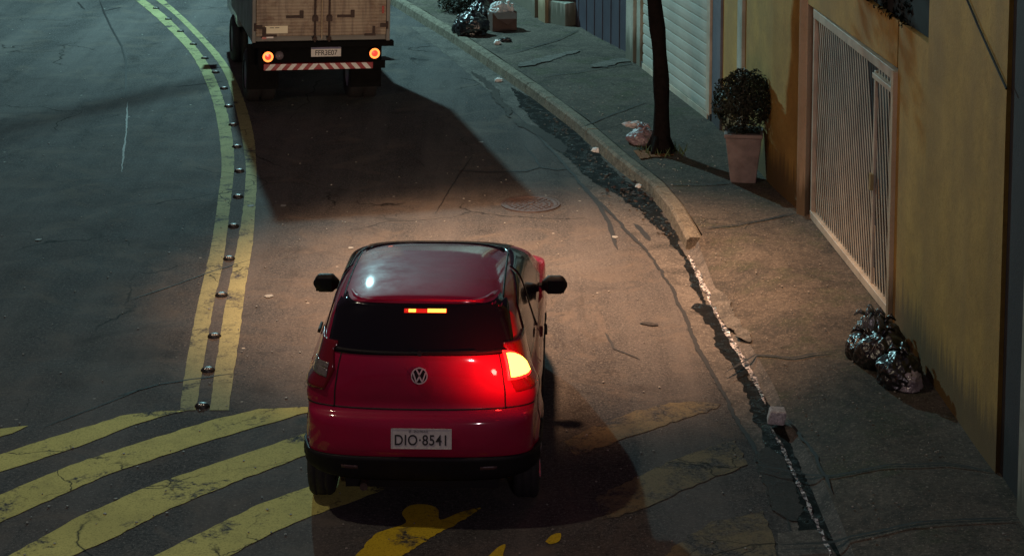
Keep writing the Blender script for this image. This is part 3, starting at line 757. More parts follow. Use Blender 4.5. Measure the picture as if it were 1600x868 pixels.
# ------------------------------------------------------------------ rubbish
def m_bag(name, col, rough=.22, bump=1.0):
    N = NT(name); vec = N.co(); N.base(N.mix(N.ramp(N.noise(9, 3, .6, vec), [(.4, 0.0), (.6, .5)]), col, tuple(c * .4 for c in col)))
    N.rough(rough); v = N.n('ShaderNodeTexVoronoi', feature='SMOOTH_F1'); v.inputs['Scale'].default_value = 11; 
    d = N.n('ShaderNodeTexNoise'); d.inputs['Scale'].default_value = 7; d.inputs['Detail'].default_value = 3; N.l(vec, d.inputs['Vector'])
    vm = N.n('ShaderNodeVectorMath', operation='MULTIPLY_ADD'); N.l(d.outputs['Color'], vm.inputs[0]); vm.inputs[1].default_value = (.35,) * 3; N.l(vec, vm.inputs[2]); N.l(vm.outputs[0], v.inputs['Vector'])
    N.bump(N.math('ADD', v.outputs['Distance'], N.math('MULTIPLY', N.noise(14, 2, .5, vec, 1.0), .3)), bump * .7, .009)
    N.b.inputs['Specular IOR Level'].default_value = .9
    return N.m
M['bag'] = m_bag('black_bin_liner', (.007, .007, .008), .34, .5); M['bag_pale'] = m_bag('pale_plastic', (.50, .45, .45), .4, .7); M['bag_grey'] = m_bag('grey_plastic', (.10, .11, .11), .3); M['bag_clear'] = m_bag('milky_plastic', (.30, .26, .28), .22)
def bag(loc, size, mat, label, seed, rz=0, knot=True, group=None, name='garbage_bag'):
    t = tag(empty(name, loc, rz), label, 'garbage bag' if 'bag' in name else 'litter', group)
    bm = bmesh.new(); bmesh.ops.create_icosphere(bm, subdivisions=5, radius=1)
    for v in bm.verts:
        d = v.co.normalized(); o = Vector((seed * 3.1, seed, 0))
        rr = 1 + .20 * noise.noise(d * 1.6 + o) + .10 * (1 - abs(noise.noise(d * 4 + o)) * 2) + .025 * (1 - abs(noise.noise(d * 7 + o)) * 2)
        if d.z > .3: # gathers toward the knot
            ang = math.atan2(d.y, d.x); rr *= 1 + .05 * math.sin(ang * 11 + seed) * (d.z - .3)
        p = d * rr; z = p.z
        if z < -.55: z = -.55 + (z + .55) * .12
        k = 1 + .16 * max(0, -z)
        v.co = Vector((p.x * size[0] * k, p.y * size[1] * k, (z + .60) * size[2] / 1.6))
    me = bpy.data.meshes.new('sack'); bm.to_mesh(me); bm.free(); me.materials.append(mat)
    for p in me.polygons: p.use_smooth = True
    o = bpy.data.objects.new('sack', me); COL.objects.link(o); o.parent = t
    if knot:
        m = MB(); z = size[2] * .97; m.tube([(0, 0, z - .03), (.01, 0, z + .02), (.03, .01, z + .05)], [.035, .016, .03], 10)
        for k in range(3):
            a = k * 2.1 + seed; m.tube([(.02, .01, z + .035), (.06 * math.cos(a), .06 * math.sin(a), z + .07), (.10 * math.cos(a), .10 * math.sin(a), z + .03)], [.014, .024, .006], 7)
        m.build('knot', mat, t, smooth=True)
    return t
def gp(px, py, h=.14): x, y = G(px, py, h); return (x, y, sw_z(x, y))
g1 = 'garbage bags piled by the yellow wall'
bag(gp(1405, 600), (.17, .17, .24), M['bag'], 'shiny black garbage bag at the near end of the pile by the yellow wall', 1, group=g1)
bag(gp(1378, 572), (.19, .18, .27), M['bag'], 'largest crumpled black bag in the middle of the pile by the yellow wall', 2, group=g1)
bag(gp(1348, 560), (.13, .15, .19), M['bag'], 'black bag nearest the street in the pile by the yellow wall', 3, group=g1)
bag(gp(1380, 535), (.15, .15, .17), M['bag'], 'black bag at the back of the pile touching the gate corner', 4, group=g1)
bag(gp(1352, 545), (.09, .09, .26), M['bag_grey'], 'small grey plastic bag sitting up in the black pile', 5, group=g1)
o = bag(gp(1362, 556), (.10, .09, .34), M['bag_grey'], 'dull grey bag resting on the middle of the black pile', 6, group=g1)
o = bag(gp(1418, 606), (.10, .12, .16), M['bag_clear'], 'milky translucent bag at the near foot of the black pile', 7, group=g1, knot=False)
# far pile
g2 = 'rubbish heaped on the far sidewalk corner'
bag(gp(737, 55), (.24, .22, .34), M['bag'], 'big shiny black bag at the kerb in the far rubbish heap', 11, group=g2)
bag(gp(722, 52), (.15, .15, .22), M['bag'], 'smaller black bag leaning on the kerb in the far rubbish heap', 12, group=g2)
bag(gp(752, 42), (.20, .2, .42), M['bag'], 'black bag standing behind the big one in the far rubbish heap', 13, group=g2)
M['card'] = m_simple('cardboard', (.10, .062, .05), .8, var=.3)
x, y, z = gp(783, 46)
bx_ = tag(empty('cardboard_box', (x, y, z), R(20)), 'open brown cardboard box with a torn flap in the far rubbish heap', 'box', g2)
m = MB(); 
for sx_ in (-1, 1): m.box((sx_ * .2, 0, .15), (.012, .34, .30)); m.box((0, sx_ * .17, .15), (.388, .012, .30))
m.box((0, 0, .01), (.38, .32, .012)); m.build('carton', M['card'], bx_)
m = MB(); m.add([(-.2, -.178, .30), (.2, -.178, .30), (.16, -.27, .20), (0, -.30, .12), (-.15, -.26, .21)], [(0, 1, 2, 3, 4)]); o = m.build('flap', M['card'], bx_); so = o.modifiers.new('s', 'SOLIDIFY'); so.thickness = .006
M['white_plastic'] = m_simple('white_plastic', (.75, .75, .74), .4, var=.2)
tt = bag((x - .03, y, z + .22), (.15, .13, .22), m_bag('white_bag', (.62, .66, .66), .35), 'white and teal plastic bag stuffed in the cardboard box', 14, group=g2)
for k, (dx, hh) in enumerate(((.14, .20), (.22, .16))):
    m = MB(); m.lathe([(.0001, 0), (.033, 0), (.035, hh * .6), (.013, hh * .85), (.013, hh * .95), (.03, hh * .97), (.03, hh * 1.12), (.0001, hh * 1.14)], n=16)
    o = m.build('bottle', M['white_plastic'], None, smooth=True); o.location = (x + dx * .8, y - .02, z + .24); tag(o, ('taller' if k == 0 else 'shorter') + ' white plastic bottle poking out of the cardboard box', 'bottle', g2)
t = tag(empty('dark_shrub', (*gp(722, 18)[:2], .13)), 'low dark leafy plant at the kerb behind the far rubbish heap', 'plant')
m = MB()
def dc(r):
    d = Vector((r.gauss(0, 1), r.gauss(0, 1), abs(r.gauss(0, 1)))).normalized(); p = Vector((d.x * .40, d.y * .4, .08 + d.z * .34)) * r.uniform(.5, 1.1); return p, d
leaf_cloud(m, dc, 1500, .035, 21); m.build('foliage', M['leaf_dark'], t, fix=False)
m = MB(); m.tube([(0, 0, 0), (0, .02, .2)], [.02, .01], 6); m.build('stem', M['bark'], t)
x, y, z = gp(750, 22)
m = MB(); m.box((0, 0, .0), (.22, .16, .05)); m.box((-.1, 0, .02), (.06, .1, .06), rz=.5)
o = m.build('yellow_scrap', m_simple('yellow_scrap', (.55, .50, .25), .6), None, bevel=.01); o.location = (x, y, .50); o.rotation_euler = (.2, -.15, .4); tag(o, 'crumpled pale yellow scrap on top of the far rubbish heap', 'litter', g2)
x, y, z = gp(770, 36)
m = MB(); m.box((0, 0, .22), (.30, .3, .44), taper=.85); o = m.build('rubbish_sack', m_bag('maroon_sack', (.09, .03, .03), .6), None, bevel=.05); o.location = (x - .05, y + .25, z); tag(o, 'slumped maroon sack between the black bags and the box', 'garbage bag', g2)
# small litter on far sidewalk
def lump(px, py, s, mat, name, label, cat='litter', seed=1, h=.14, flat=.6):
    bm = bmesh.new(); bmesh.ops.create_icosphere(bm, subdivisions=3, radius=1)
    for v in bm.verts:
        d = v.co.normalized(); rr = 1 + .5 * noise.noise(d * 1.9 + Vector((seed, 0, 0))) + .25 * noise.noise(d * 5 + Vector((seed, 2, 0)))
        v.co = Vector((d.x * rr * s[0], d.y * rr * s[1], (d.z * rr * flat + flat * .7) * s[2]))
    me = bpy.data.meshes.new(name); bm.to_mesh(me); bm.free(); me.materials.append(mat)
    o = bpy.data.objects.new(name, me); COL.objects.link(o); x, y = G(px, py, h); zz = sw_z(x, y) if x > kerb_x(y) + .1 else .005
    o.location = (x, y, zz); tag(o, label, cat); return o
lump(777, 70, (.05, .05, .07), M['white_plastic'], 'crumpled_cup', 'small crumpled white cup on the far sidewalk', seed=2)
lump(789, 66, (.10, .05, .06), M['bag'], 'dark_rag', 'small dark rag lying beside the crumpled white cup', seed=3)
lump(779, 128, (.05, .05, .05), M['white_plastic'], 'paper_scrap', 'white paper scrap on the road by the far gutter', seed=4, h=0)
lump(932, 238, (.06, .05, .05), M['white_plastic'], 'paper_scrap', 'white paper scrap in the wet gutter beside the tree', seed=5, h=0)
lump(1000, 293, (.05, .04, .04), M['white_plastic'], 'paper_scrap', 'white paper scrap against the raised kerb nearest its end', seed=6, h=0)
lump(1041, 240, (.045, .03, .03), M['white_plastic'], 'paper_scrap', 'tiny white scrap on the reddish tiles by the tree', seed=7)
lump(1107, 408, (.02, .02, .02), M['white_plastic'], 'paper_scrap', 'tiny white scrap on the dropped sidewalk near the kerb end', seed=9)
rnd = random.Random(12)
m = MB()
for k in range(90):
    t = rnd.random(); q = [(850, 172), (900, 222), (945, 278), (1000, 318), (1050, 375)]; u = t * 4; i0 = min(3, int(u)); a, b = q[i0], q[i0 + 1]; f_ = u - i0
    X, Y = G(a[0] + (b[0] - a[0]) * f_ + rnd.gauss(0, 11), a[1] + (b[1] - a[1]) * f_ + rnd.gauss(0, 6)); s_ = rnd.uniform(.008, .032)
    m.box((X, Y, .014), (s_, s_ * rnd.uniform(.4, 1.2), .012 * rnd.random() + .006), rz=rnd.uniform(0, 3))
tag(m.build('gutter_debris', m_simple('gutter_grit', (.10, .085, .07), .6, var=.9, scale=1.5)), 'grit and leaf scraps lying in the wet gutter', 'debris', kind='stuff')
m = MB()
for k in range(60):
    X, Y = G(rnd.gauss(985, 26), rnd.gauss(300, 9)); s_ = rnd.uniform(.02, .055)
    m.box((X, Y, .02 + rnd.random() * .03), (s_, s_ * .6, .004), rot=Matrix.Rotation(rnd.uniform(-.6, .6), 3, 'X') @ Matrix.Rotation(rnd.uniform(0, 6), 3, 'Z'))
tag(m.build('leaf_litter', m_simple('leaf_litter', (.05, .035, .03), .35, var=.5)), 'sodden dark leaves clogging the gutter below the kerb', 'debris', kind='stuff')
bag(gp(1004, 224), (.17, .15, .16), m_bag('pinkish_bag', (.17, .12, .14), .55, .6), 'pinkish pale plastic bag slumped behind the foot of the tree', 31)
lump(992, 201, (.13, .07, .06), M['bag_pale'], 'plastic_scrap', 'crumpled white plastic lying on top of the pinkish bag by the tree', seed=8, h=.25).location.z = .28
# white block in the gutter
x, y = G(1212, 655, .05)
m = MB(); m.box((0, 0, .06), (.13, .11, .11)); o = m.build('broken_block', m_concrete('white_block', (.55, .53, .56), (.62, .60, .60), scale=8, crk=False, stain=(.2, .2, .2)), None, bevel=.012); o.location = (x, y, .02); o.rotation_euler = (.1, .12, .15)
for v in o.data.vertices: v.co += Vector((noise.noise(v.co * 30), noise.noise(v.co * 30 + Vector((3, 0, 0))), noise.noise(v.co * 30 + Vector((0, 3, 0))))) * .03
tag(o, 'small broken white block at the edge of the running gutter water', 'block')

# overhead cable bundle whose shadow crosses the far lane
Lp = Vector((-4.8, 33.4, 8.0))
def above(px, py, h): s_ = Vector((*G(px, py), 0)); k = (8.0 - h) / 8.0; return Lp + (s_ - Lp) * k
m = MB(); A = above(-20, 202, 6.3); B = above(345, 124, 6.3); D = B - A
m.tube([A - D * 9, A, B, B + D * .35], .022, 6); A2 = above(-20, 222, 6.35); B2 = above(330, 128, 6.35); D2 = B2 - A2; m.tube([A2 - D2 * 9, A2, B2, B2 + D2 * .3], .015, 6)
tag(m.build('overhead_cables', M['black_metal']), 'bundle of overhead utility cables crossing above the far lane', 'cable')

# ------------------------------------------------------------------ red hatchback
def m_carpaint():
    N = NT('red_car_paint'); vec = N.co()
    d = N.ramp(N.noise(3, 6, .65, vec), [(.30, 1.0), (.60, 0.0)])
    N.base(N.mix(N.math('MULTIPLY', d, .35), (.34, .002, .040), (.17, .010, .03)))
    N.rough(N.ramp(N.noise(7, 5, .7, vec), [(.3, .45), (.7, .6)])); N.b.inputs['Metallic'].default_value = .0; N.b.inputs['Specular IOR Level'].default_value = .15
    N.b.inputs['Coat Weight'].default_value = 1; N.b.inputs['Coat Roughness'].default_value = .07
    return N.m
M['red'] = m_carpaint()
M['glass'] = m_simple('tinted_glass', (.006, .006, .008), .10, spec=.5, var=0)
M['bumper_black'] = m_simple('black_plastic', (.009, .008, .009), .62, var=.3, spec=.25)
M['rubber'] = m_simple('tyre_rubber', (.018, .017, .018), .75, var=.3, scale=20, bump=.3)
M['rim'] = m_simple('wheel_rim', (.35, .35, .36), .35, metal=.8)
M['seal'] = m_simple('panel_gap', (.010, .004, .005), .7, var=0)
M['chrome'] = m_simple('chrome', (.62, .62, .62), .3, metal=.35, var=0)
M['lens_red'] = m_simple('tail_lens_red', (.16, .004, .006), .12, coat=1, var=0)
M['lens_clear'] = m_simple('tail_lens_clear', (.30, .28, .24), .15, coat=1, metal=.4, var=.6, scale=60)
def emit(name, col, st, base=(.5, .1, .05)):
    return m_simple(name, base, .2, var=0, emis=col, es=st)
M['brake_on'] = emit('brake_light_on', (1.0, .38, .045), 7)
M['brake_rim'] = emit('brake_light_rim', (1.0, .01, .008), 3.2, (.6, .01, .01))
M['stop_on'] = emit('stop_segment_on', (1.0, .33, .04), 3.0)
M['stop_dim'] = emit('stop_segment_dim', (1.0, .02, .01), .45, (.3, .01, .01))
M['plate'] = m_simple('plate_white', (.62, .60, .56), .4, var=.25, scale=30)
M['plate_ink'] = m_simple('plate_ink', (.012, .012, .012), .5, var=0)

CY, CX = 12.42, -.628
car = tag(empty('red_hatchback', (CX, CY, 0), R(-1.6)), 'red three-door hatchback seen from behind, right brake light glowing, plate DIO 8541', 'car')
prof = [(.14, .30), (.045, .36), (.02, .42), (.0, .50), (-.012, .56), (-.010, .64), (.0, .72), (.02, .765), (.065, .795), (.085, .84), (.088, .92), (.098, 1.02), (.118, 1.12), (.15, 1.205), (.205, 1.31), (.27, 1.41), (.325, 1.478), (.335, 1.503), (.40, 1.518), (.60, 1.530), (.85, 1.530), (1.20, 1.515), (1.55, 1.480), (1.85, 1.43), (2.1, 1.365), (2.5, 1.25), (2.78, 1.08), (2.90, 1.01), (3.1, .97), (3.4, .90), (3.62, .80), (3.74, .68), (3.79, .55), (3.80, .42), (3.74, .28), (3.4, .20), (2.4, .19), (1.2, .19), (.5, .22)]
def closed_cat(P, n):
    out = []; L = len(P)
    for i in range(L):
        p0, p1, p2, p3 = (Vector(P[(i + k) % L]) for k in (-1, 0, 1, 2))
        for k in range(n):
            t = k / n
            out.append(.5 * ((2 * p1) + (p2 - p0) * t + (2 * p0 - 5 * p1 + 4 * p2 - p3) * t * t + (-p0 + 3 * p1 - 3 * p2 + p3) * t ** 3))
    return out
PR = closed_cat(prof, 5)
def halfw(y, z):
    w0 = .815 - .075 * max(0, (1.0 - y) / 1.0) ** 2.2 - .09 * max(0, (y - 2.9) / .9) ** 2
    if z < .42: w0 -= (.42 - z) * .22
    if z > .93:
        t = (z - .93) / .60; w0 -= .03 * min(1, t * 8) + .185 * t
    w0 += .012 * math.exp(-((z - .86) / .05) ** 2)
    for yc in (.60, 3.05):
        w0 += .018 * math.exp(-((math.hypot(y - yc, z - .29) - .34) / .05) ** 2)
    return w0
NT1 = 12
rings = []
for j in range(NT1 + 1):
    th = j / NT1 * math.pi / 2
    rings.append((1 - math.cos(th) ** (2 / 3.1), math.sin(th) ** (2 / 3.1)))
T0 = .26
ts = [(a * T0, b) for a, b in rings] + [(T0 + (1 - T0) * k / 12, 1.0) for k in range(1, 13)]
def car_point(p, t, fr):
    Sx = (min(max(p.x, .85), 2.9), .74)
    y = p.x + (Sx[0] - p.x) * t; z = p.y + (Sx[1] - p.y) * t
    if t < T0:  # keep the roof crown shallow, round the ends more
        pass
    return y, z, halfw(y, z) * fr
bm = bmesh.new(); L = len(PR); ringv = {}
for s_ in (1, -1):
    for j, (t, fr) in enumerate(ts):
        if j == 0 and s_ == -1: ringv[(s_, 0)] = ringv[(1, 0)]; continue
        row = []
        for p in PR:
            y, z, x = car_point(p, t, fr); row.append(bm.verts.new((s_ * x, y, z)))
        ringv[(s_, j)] = row
for s_ in (1, -1):
    for j in range(len(ts) - 1):
        a, b = ringv[(s_, j)], ringv[(s_, j + 1)]
        for i in range(L):
            k = (i + 1) % L
            try: bm.faces.new((a[i], a[k], b[k], b[i]))
            except ValueError: pass
bmesh.ops.remove_doubles(bm, verts=bm.verts, dist=.0008)
bmesh.ops.recalc_face_normals(bm, faces=bm.faces)
me = bpy.data.meshes.new('body'); bm.to_mesh(me)
BV = BVHTree.FromBMesh(bm); bm.free()
body = bpy.data.objects.new('body', me); COL.objects.link(body); me.materials.append(M['red']); body.parent = car
for p in me.polygons: p.use_smooth = True
# wheel arches cut with a boolean, then applied
cut = MB()
for yc in (.60, 3.05):
    cut.cyl((-1, yc, .27), (-.56, yc, .27), .335, n=40); cut.cyl((.56, yc, .27), (1, yc, .27), .335, n=40)
co = cut.build('cutter'); bo = body.modifiers.new('b', 'BOOLEAN'); bo.object = co; bo.operation = 'DIFFERENCE'; bo.solver = 'EXACT'
bpy.context.view_layer.update(); dg = bpy.context.evaluated_depsgraph_get()
nm = bpy.data.meshes.new_from_object(body.evaluated_get(dg)); body.modifiers.clear(); body.data = nm; nm.name = 'body'
nm.materials.clear(); nm.materials.append(M['red']); bpy.data.objects.remove(co)
for p in nm.polygons: p.use_smooth = True
try: nm.set_sharp_from_angle(angle=R(35))
except Exception: pass

def ray(o, d):
    h = BV.ray_cast(Vector(o), Vector(d).normalized())
    return h[0], h[1]
def drape(name, fn, nu, nv, mat, off=.004, th=.006, parent=car, mode='back'):
    """fn(u,v)->2D coords in projection plane; sheet hugging the body surface with a rim"""
    top = []; 
    for i in range(nu + 1):
        row = []
        for j in range(nv + 1):
            a, b = fn(i / nu, j / nv)
            if mode == 'back': P_, N_ = ray((a, -2, b), (0, 1, 0))
            elif mode == 'front': P_, N_ = ray((a, 6, b), (0, -1, 0))
            elif mode == 'top': P_, N_ = ray((a, b, 4), (0, 0, -1))
            elif mode == 'right': P_, N_ = ray((3, a, b), (-1, 0, 0))
            elif mode == 'left': P_, N_ = ray((-3, a, b), (1, 0, 0))
            elif mode == 'radial':
                d = Vector((math.sin(a), -math.cos(a), 0)); P_, N_ = ray(Vector((0, .95, b)) + d * 3, -d)
            if P_ is None: P_ = Vector(row[-1]) if row else (Vector(top[-1][j]) if top else Vector((0, 0, 1))); N_ = Vector((0, 0, 0))
            row.append(tuple(P_ + N_ * off))
        top.append(row)
    m = MB(); m.grid(top)
    o = m.build(name, mat, parent, smooth=True)
    # orient outward
    bm = bmesh.new(); bm.from_mesh(o.data); cc_ = Vector((0, 1.6, .8)); sgn = sum((f.calc_center_median() - cc_).dot(f.normal) for f in bm.faces)
    if sgn < 0: bmesh.ops.reverse_faces(bm, faces=bm.faces)
    bm.to_mesh(o.data); bm.free()
    if th:
        s_ = o.modifiers.new('s', 'SOLIDIFY'); s_.thickness = th; s_.offset = 0
    return o
def roundrect(x0, x1, z0, z1, r, topx=0):
    """u across, v up, rounded corners by squeezing columns"""
    def fn(u, v):
        x = x0 + (x1 - x0) * u; e = min(u, 1 - u) * abs(x1 - x0); k = r - math.sqrt(max(0, r * r - (r - e) ** 2)) if e < r else 0
        zz = z0 + k + (z1 - z0 - 2 * k) * v
        return x + topx * (u - .5) * 2 * v, zz
    return fn
# rear glass with black surround
hatch = drape('tailgate_seam_top', lambda u, v: (-.60 + 1.2 * u, 1.486 + .008 * v - .02 * (2 * u - 1) ** 4), 30, 1, M['seal'], .0015, .003)
hatch.name = 'roof_edge_seam'; hatch.data.materials[0] = M['red']
rw = drape('rear_window', roundrect(-.63, .63, 1.165, 1.468, .05, -.04), 60, 16, M['glass'], .004, .006)
drape('window_heater_frame', lambda u, v: (-.60 + 1.2 * u, 1.168 + .022 * v + .008 * (2 * u - 1) ** 2), 30, 2, M['bumper_black'], .008, .003, rw).name = 'lower_band'
# high stop lamp behind the glass
drape('stop_lamp', lambda u, v: (-.115 + .29 * u, 1.415 + .022 * v), 12, 2, M['stop_dim'], .009, .003, car)
sl = bpy.data.objects['stop_lamp']
drape('lit_segment', lambda u, v: (.045 + .125 * u, 1.417 + .019 * v), 8, 2, M['stop_on'], .013, .003, sl)
drape('lit_segment', lambda u, v: (-.085 + .05 * u, 1.418 + .016 * v), 4, 2, M['stop_on'], .013, .003, sl)
# tail lamps wrapping the corners
for s_ in (-1, 1):
    def lensfn(u, v, s_=s_):
        z = .93 + .29 * v; inner = R(36) + R(3) * abs(v - .45) * 2 - R(1.5) * (v > .9); outer = R(53) + R(7) * v
        return s_ * (inner + (outer - inner) * u), z + (.02 * (1 - u) * (v - .5))
    hs = drape('tail_lamp', lensfn, 14, 14, M['lens_red'], .010, .014, car, 'radial')
    if s_ == -1:
        hs['label'] = 'unlit left tail lamp with clear lower lens'
        drape('clear_lens', lambda u, v: (-(R(38.5) + R(13) * u), 1.0 + .055 * v + .01 * math.sin(u * 3)), 8, 5, M['lens_clear'], .020, .004, hs, 'radial')
        drape('clear_lens', lambda u, v: (-(R(38.5) + R(11) * u), 1.06 + .035 * v), 8, 5, M['lens_clear'], .020, .004, hs, 'radial')
    else:
        hs['label'] = 'glowing right tail lamp with brake light on'
        def q(u, v): # rounded quarter shape
            top_ = 1.165 - .085 * u ** 2.2; return (R(37.5) + R(8.4 + 1.8 * (1 - v)) * u, 1.015 + (top_ - 1.015) * v)
        drape('brake_lens_halo', lambda u, v: (R(36.2) + (q(u, v)[0] - R(37.5)) * 1.22, 1.09 + (q(u, v)[1] - 1.09) * 1.25), 12, 12, M['brake_rim'], .0185, .003, hs, 'radial').name = 'lit_red_lens'
        drape('brake_bulb_lens', q, 12, 12, M['brake_on'], .024, .004, hs, 'radial').name = 'lit_bulb_lens'
bl = lamp('brake_halo_fill', (0, 0, 0), (1.0, .02, .015), 30.0, .035, spot=120, blend=1.0); bl.parent = car; bl.location = (.66, -.26, 1.10); bl.rotation_euler = (R(104), 0, R(12))  # red spot added behind the tailgate, imitates the brake light's halo on the body
bl = lamp('brake_lamp_glow', (0, 0, 0), (1.0, .02, .03), 0.45, .05); bl.parent = car; bl.location = (.93, .25, 1.12)
# seams on tailgate and bumper
def seam(name, fn, n, mat=None, off=.0015, mode='back'): return drape(name, fn, n, 1, mat or M['seal'], off, .002, car, mode)
seam('tailgate_seam', lambda u, v: ((-1 + 2 * u) * R(47), .806 + .010 * v + .012 * (2 * u - 1) ** 2), 50, mode='radial')
for s_ in (-1, 1):
    seam('tailgate_seam', lambda u, v, s_=s_: (s_ * (R(34.6 + .5 * v)), .81 + .36 * u), 16, mode='radial')
    seam('bumper_seam', lambda u, v, s_=s_: (s_ * R(58 + .6 * v), .50 + .42 * u), 16, mode='radial')
# plate recess on bumper, crease
# lower black valance wrapping the corners
drape('lower_bumper', lambda u, v: ((-1 + 2 * u) * R(76), .335 + (.178 - .012 * (2 * u - 1) ** 2) * v), 60, 6, M['bumper_black'], .010, .018, car, 'radial')
M['reflector_red'] = m_simple('dim_reflector', (.09, .05, .05), .4, var=.3)
drape('bumper_reflector', lambda u, v: (R(24) + R(6) * u, .425 + .025 * v), 4, 2, M['reflector_red'], .022, .004, car, 'radial')
drape('bumper_reflector', lambda u, v: (-R(30) + R(6) * u, .425 + .025 * v), 4, 2, M['reflector_red'], .022, .004, car, 'radial')
# side windows, pillars, door seams, handles
for s_, md in ((1, 'right'), (-1, 'left')):
    def sw(y0, y1, z0, zt0, zt1, top_in0, top_in1):
        def fn(u, v):
            z = z0 + ((zt0 + (zt1 - zt0) * u) - z0) * v; ya = y0 + top_in0 * v; yb = y1 - top_in1 * v
            return ya + (yb - ya) * u, z
        return fn
    drape('side_window', sw(.50, 1.22, 1.02, 1.37, 1.435, .14, .0), 16, 10, M['glass'], .004, .005, car, md)
    drape('side_window', sw(1.28, 2.52, .99, 1.435, 1.38, .0, .48), 20, 10, M['glass'], .004, .005, car, md)
    seam('door_seam', lambda u, v: (1.25 + .006 * v, .30 + .68 * u), 16, mode=md); seam('door_seam', lambda u, v: (2.60 + .006 * v, .42 + .54 * u), 12, mode=md)
    drape('door_handle', roundrect(1.32, 1.50, .895, .925, .012), 8, 3, M['bumper_black'], .02, .02, car, md)
    drape('side_moulding', lambda u, v: (1.0 + 1.7 * u, .56 + .05 * v), 20, 2, M['bumper_black'], .008, .012, car, md)
    seam('roof_gutter', lambda u, v, s_=s_: (s_ * (.545 + .012 * v), .50 + 1.5 * u), 30, M['bumper_black'], .003, 'top')
    # mirror: arm and shell, glass faces the rear
    mir = MB(); rows = []
    for i in range(13):
        t = i / 12; x = s_ * (.80 + .20 * t); sz = .072 * (1 - max(0, (t - .72) / .30) ** 2.2) * (.35 + .65 * min(1, t / .25)); sy_ = .062 * (1 - .6 * max(0, (t - .7) / .3) ** 2) * (.4 + .6 * min(1, t / .25))
        rows.append([(x, 2.26 + sy_ * math.copysign(abs(math.cos(a)) ** .85, math.cos(a)), 0.985 + sz * math.copysign(abs(math.sin(a)) ** .85, math.sin(a))) for a in [2 * math.pi * k / 32 for k in range(33)]])
    rows = [[(rows[0][0][0], 2.26, 0.985)] * 33] + rows + [[(rows[-1][0][0], 2.26, 0.985)] * 33]
    mir.grid(rows); mo = mir.build('side_mirror', M['bumper_black'], car, smooth=True)
    g_ = MB(); g_.box((s_ * .91, 2.199, .986), (.13, .006, .10)); g_.build('mirror_glass', M['glass'], mo, bevel=.004)
    a_ = MB(); a_.box((s_ * .775, 2.27, .965), (.10, .07, .05)); a_.build('mirror_arm', M['bumper_black'], mo, bevel=.01)
drape('windshield', lambda u, v: ((-1 + 2 * u) * (.62 - .10 * v), 1.04 + .38 * v), 24, 10, M['glass'], .004, .005, car, 'front')
for s_ in (-1, 1):
    drape('headlight', lambda u, v, s_=s_: (s_ * (.42 + .27 * u), .60 + .14 * v + .03 * u), 8, 5, M['lens_clear'], .006, .01, car, 'front')
drape('grille', lambda u, v: (-.36 + .72 * u, .40 + .16 * v), 12, 4, M['bumper_black'], .006, .01, car, 'front')
# rear wiper
wp = MB(); P0, N0 = ray((.0, -2, 1.178), (0, 1, 0))
pts = []
for k in range(10):
    P1, N1 = ray((.02 + .36 * k / 9, -2, 1.185 + .006 * k / 9), (0, 1, 0)); pts.append(P1 + N1 * .022)
wp.tube(pts, .006, 6); wp.cyl(P0 + N0 * .003, P0 + N0 * .035, .018); wp.build('rear_wiper', M['bumper_black'], car)
# tailgate handle + emblem
P1, N1 = ray((0, -2, 1.04), (0, 1, 0))
def frame_on(P_, N_):
    y = -N_.normalized(); z = Vector((0, 0, 1)); x = y.cross(z).normalized(); z = x.cross(y); return Matrix((x, y, z)).transposed()
em = MB(); n = 36; ro, ri = .056, .049
for (r1, r2, y0, y1) in ((ro, ri, -.012, .0),):
    rr = []
    for k in range(n + 1):
        t = 2 * math.pi * k / n; c_, s__ = math.cos(t), math.sin(t)
        rr.append([(r1 * c_, y1, r1 * s__), (r1 * c_, y0, r1 * s__), (r2 * c_, y0, r2 * s__), (r2 * c_, y1, r2 * s__)])
    em.grid(rr)
def stroke(pts, wd=.009):
    for a, b in zip(pts[:-1], pts[1:]): em.seg((a[0], -.007, a[1]), (b[0], -.007, b[1]), .010, wd, up=(1, 0, 0)) if False else em.seg((a[0], -.007, a[1]), (b[0], -.007, b[1]), wd, .010, up=(0, 1, 0))
stroke([(-.021, .045), (0, .006), (.021, .045)]); stroke([(-.044, .026), (-.020, -.042), (0, -.004), (.020, -.042), (.044, .026)])
eo = em.build('emblem', M['chrome'], car); eo.location = P1 + N1 * .004; eo.rotation_euler = frame_on(P1, N1).to_euler()
eb = MB(); eb.lathe([(.0001, -.004), (.050, -.004), (.052, 0)], axis='Y', n=32); ebo = eb.build('emblem_disc', M['bumper_black'], eo)
# licence plate
def text_mesh(name, txt, size, mat, parent, loc, rot=(R(90), 0, 0), depth=.0012, sx=1.0, bold=0.0, spacing=1.0):
    c = bpy.data.curves.new(name, 'FONT'); c.body = txt; c.size = size; c.extrude = depth; c.align_x = 'CENTER'; c.align_y = 'CENTER'; c.offset = bold; c.space_character = spacing
    t = bpy.data.objects.new(name, c); COL.objects.link(t); bpy.context.view_layer.update()
    me = bpy.data.meshes.new_from_object(t.evaluated_get(bpy.context.evaluated_depsgraph_get())); bpy.data.objects.remove(t)
    o = bpy.data.objects.new(name, me); COL.objects.link(o); me.materials.clear(); me.materials.append(mat); o.parent = parent; o.location = loc; o.rotation_euler = rot; o.scale = (sx, 1, 1); return o
P2, N2 = ray((.0, -2, .655), (0, 1, 0))
plt = MB(); plt.box((0, 0, 0), (.40, .006, .130)); po = plt.build('license_plate', M['plate'], car, bevel=.006)
po.location = (.02, P2.y - .016, .648); po.rotation_euler = (R(-8), 0, 0)
text_mesh('plate_characters', 'DIO\u00b78541', .098, M['plate_ink'], po, (0, -.0045, -.012), sx=.86, bold=.0012, spacing=1.08)
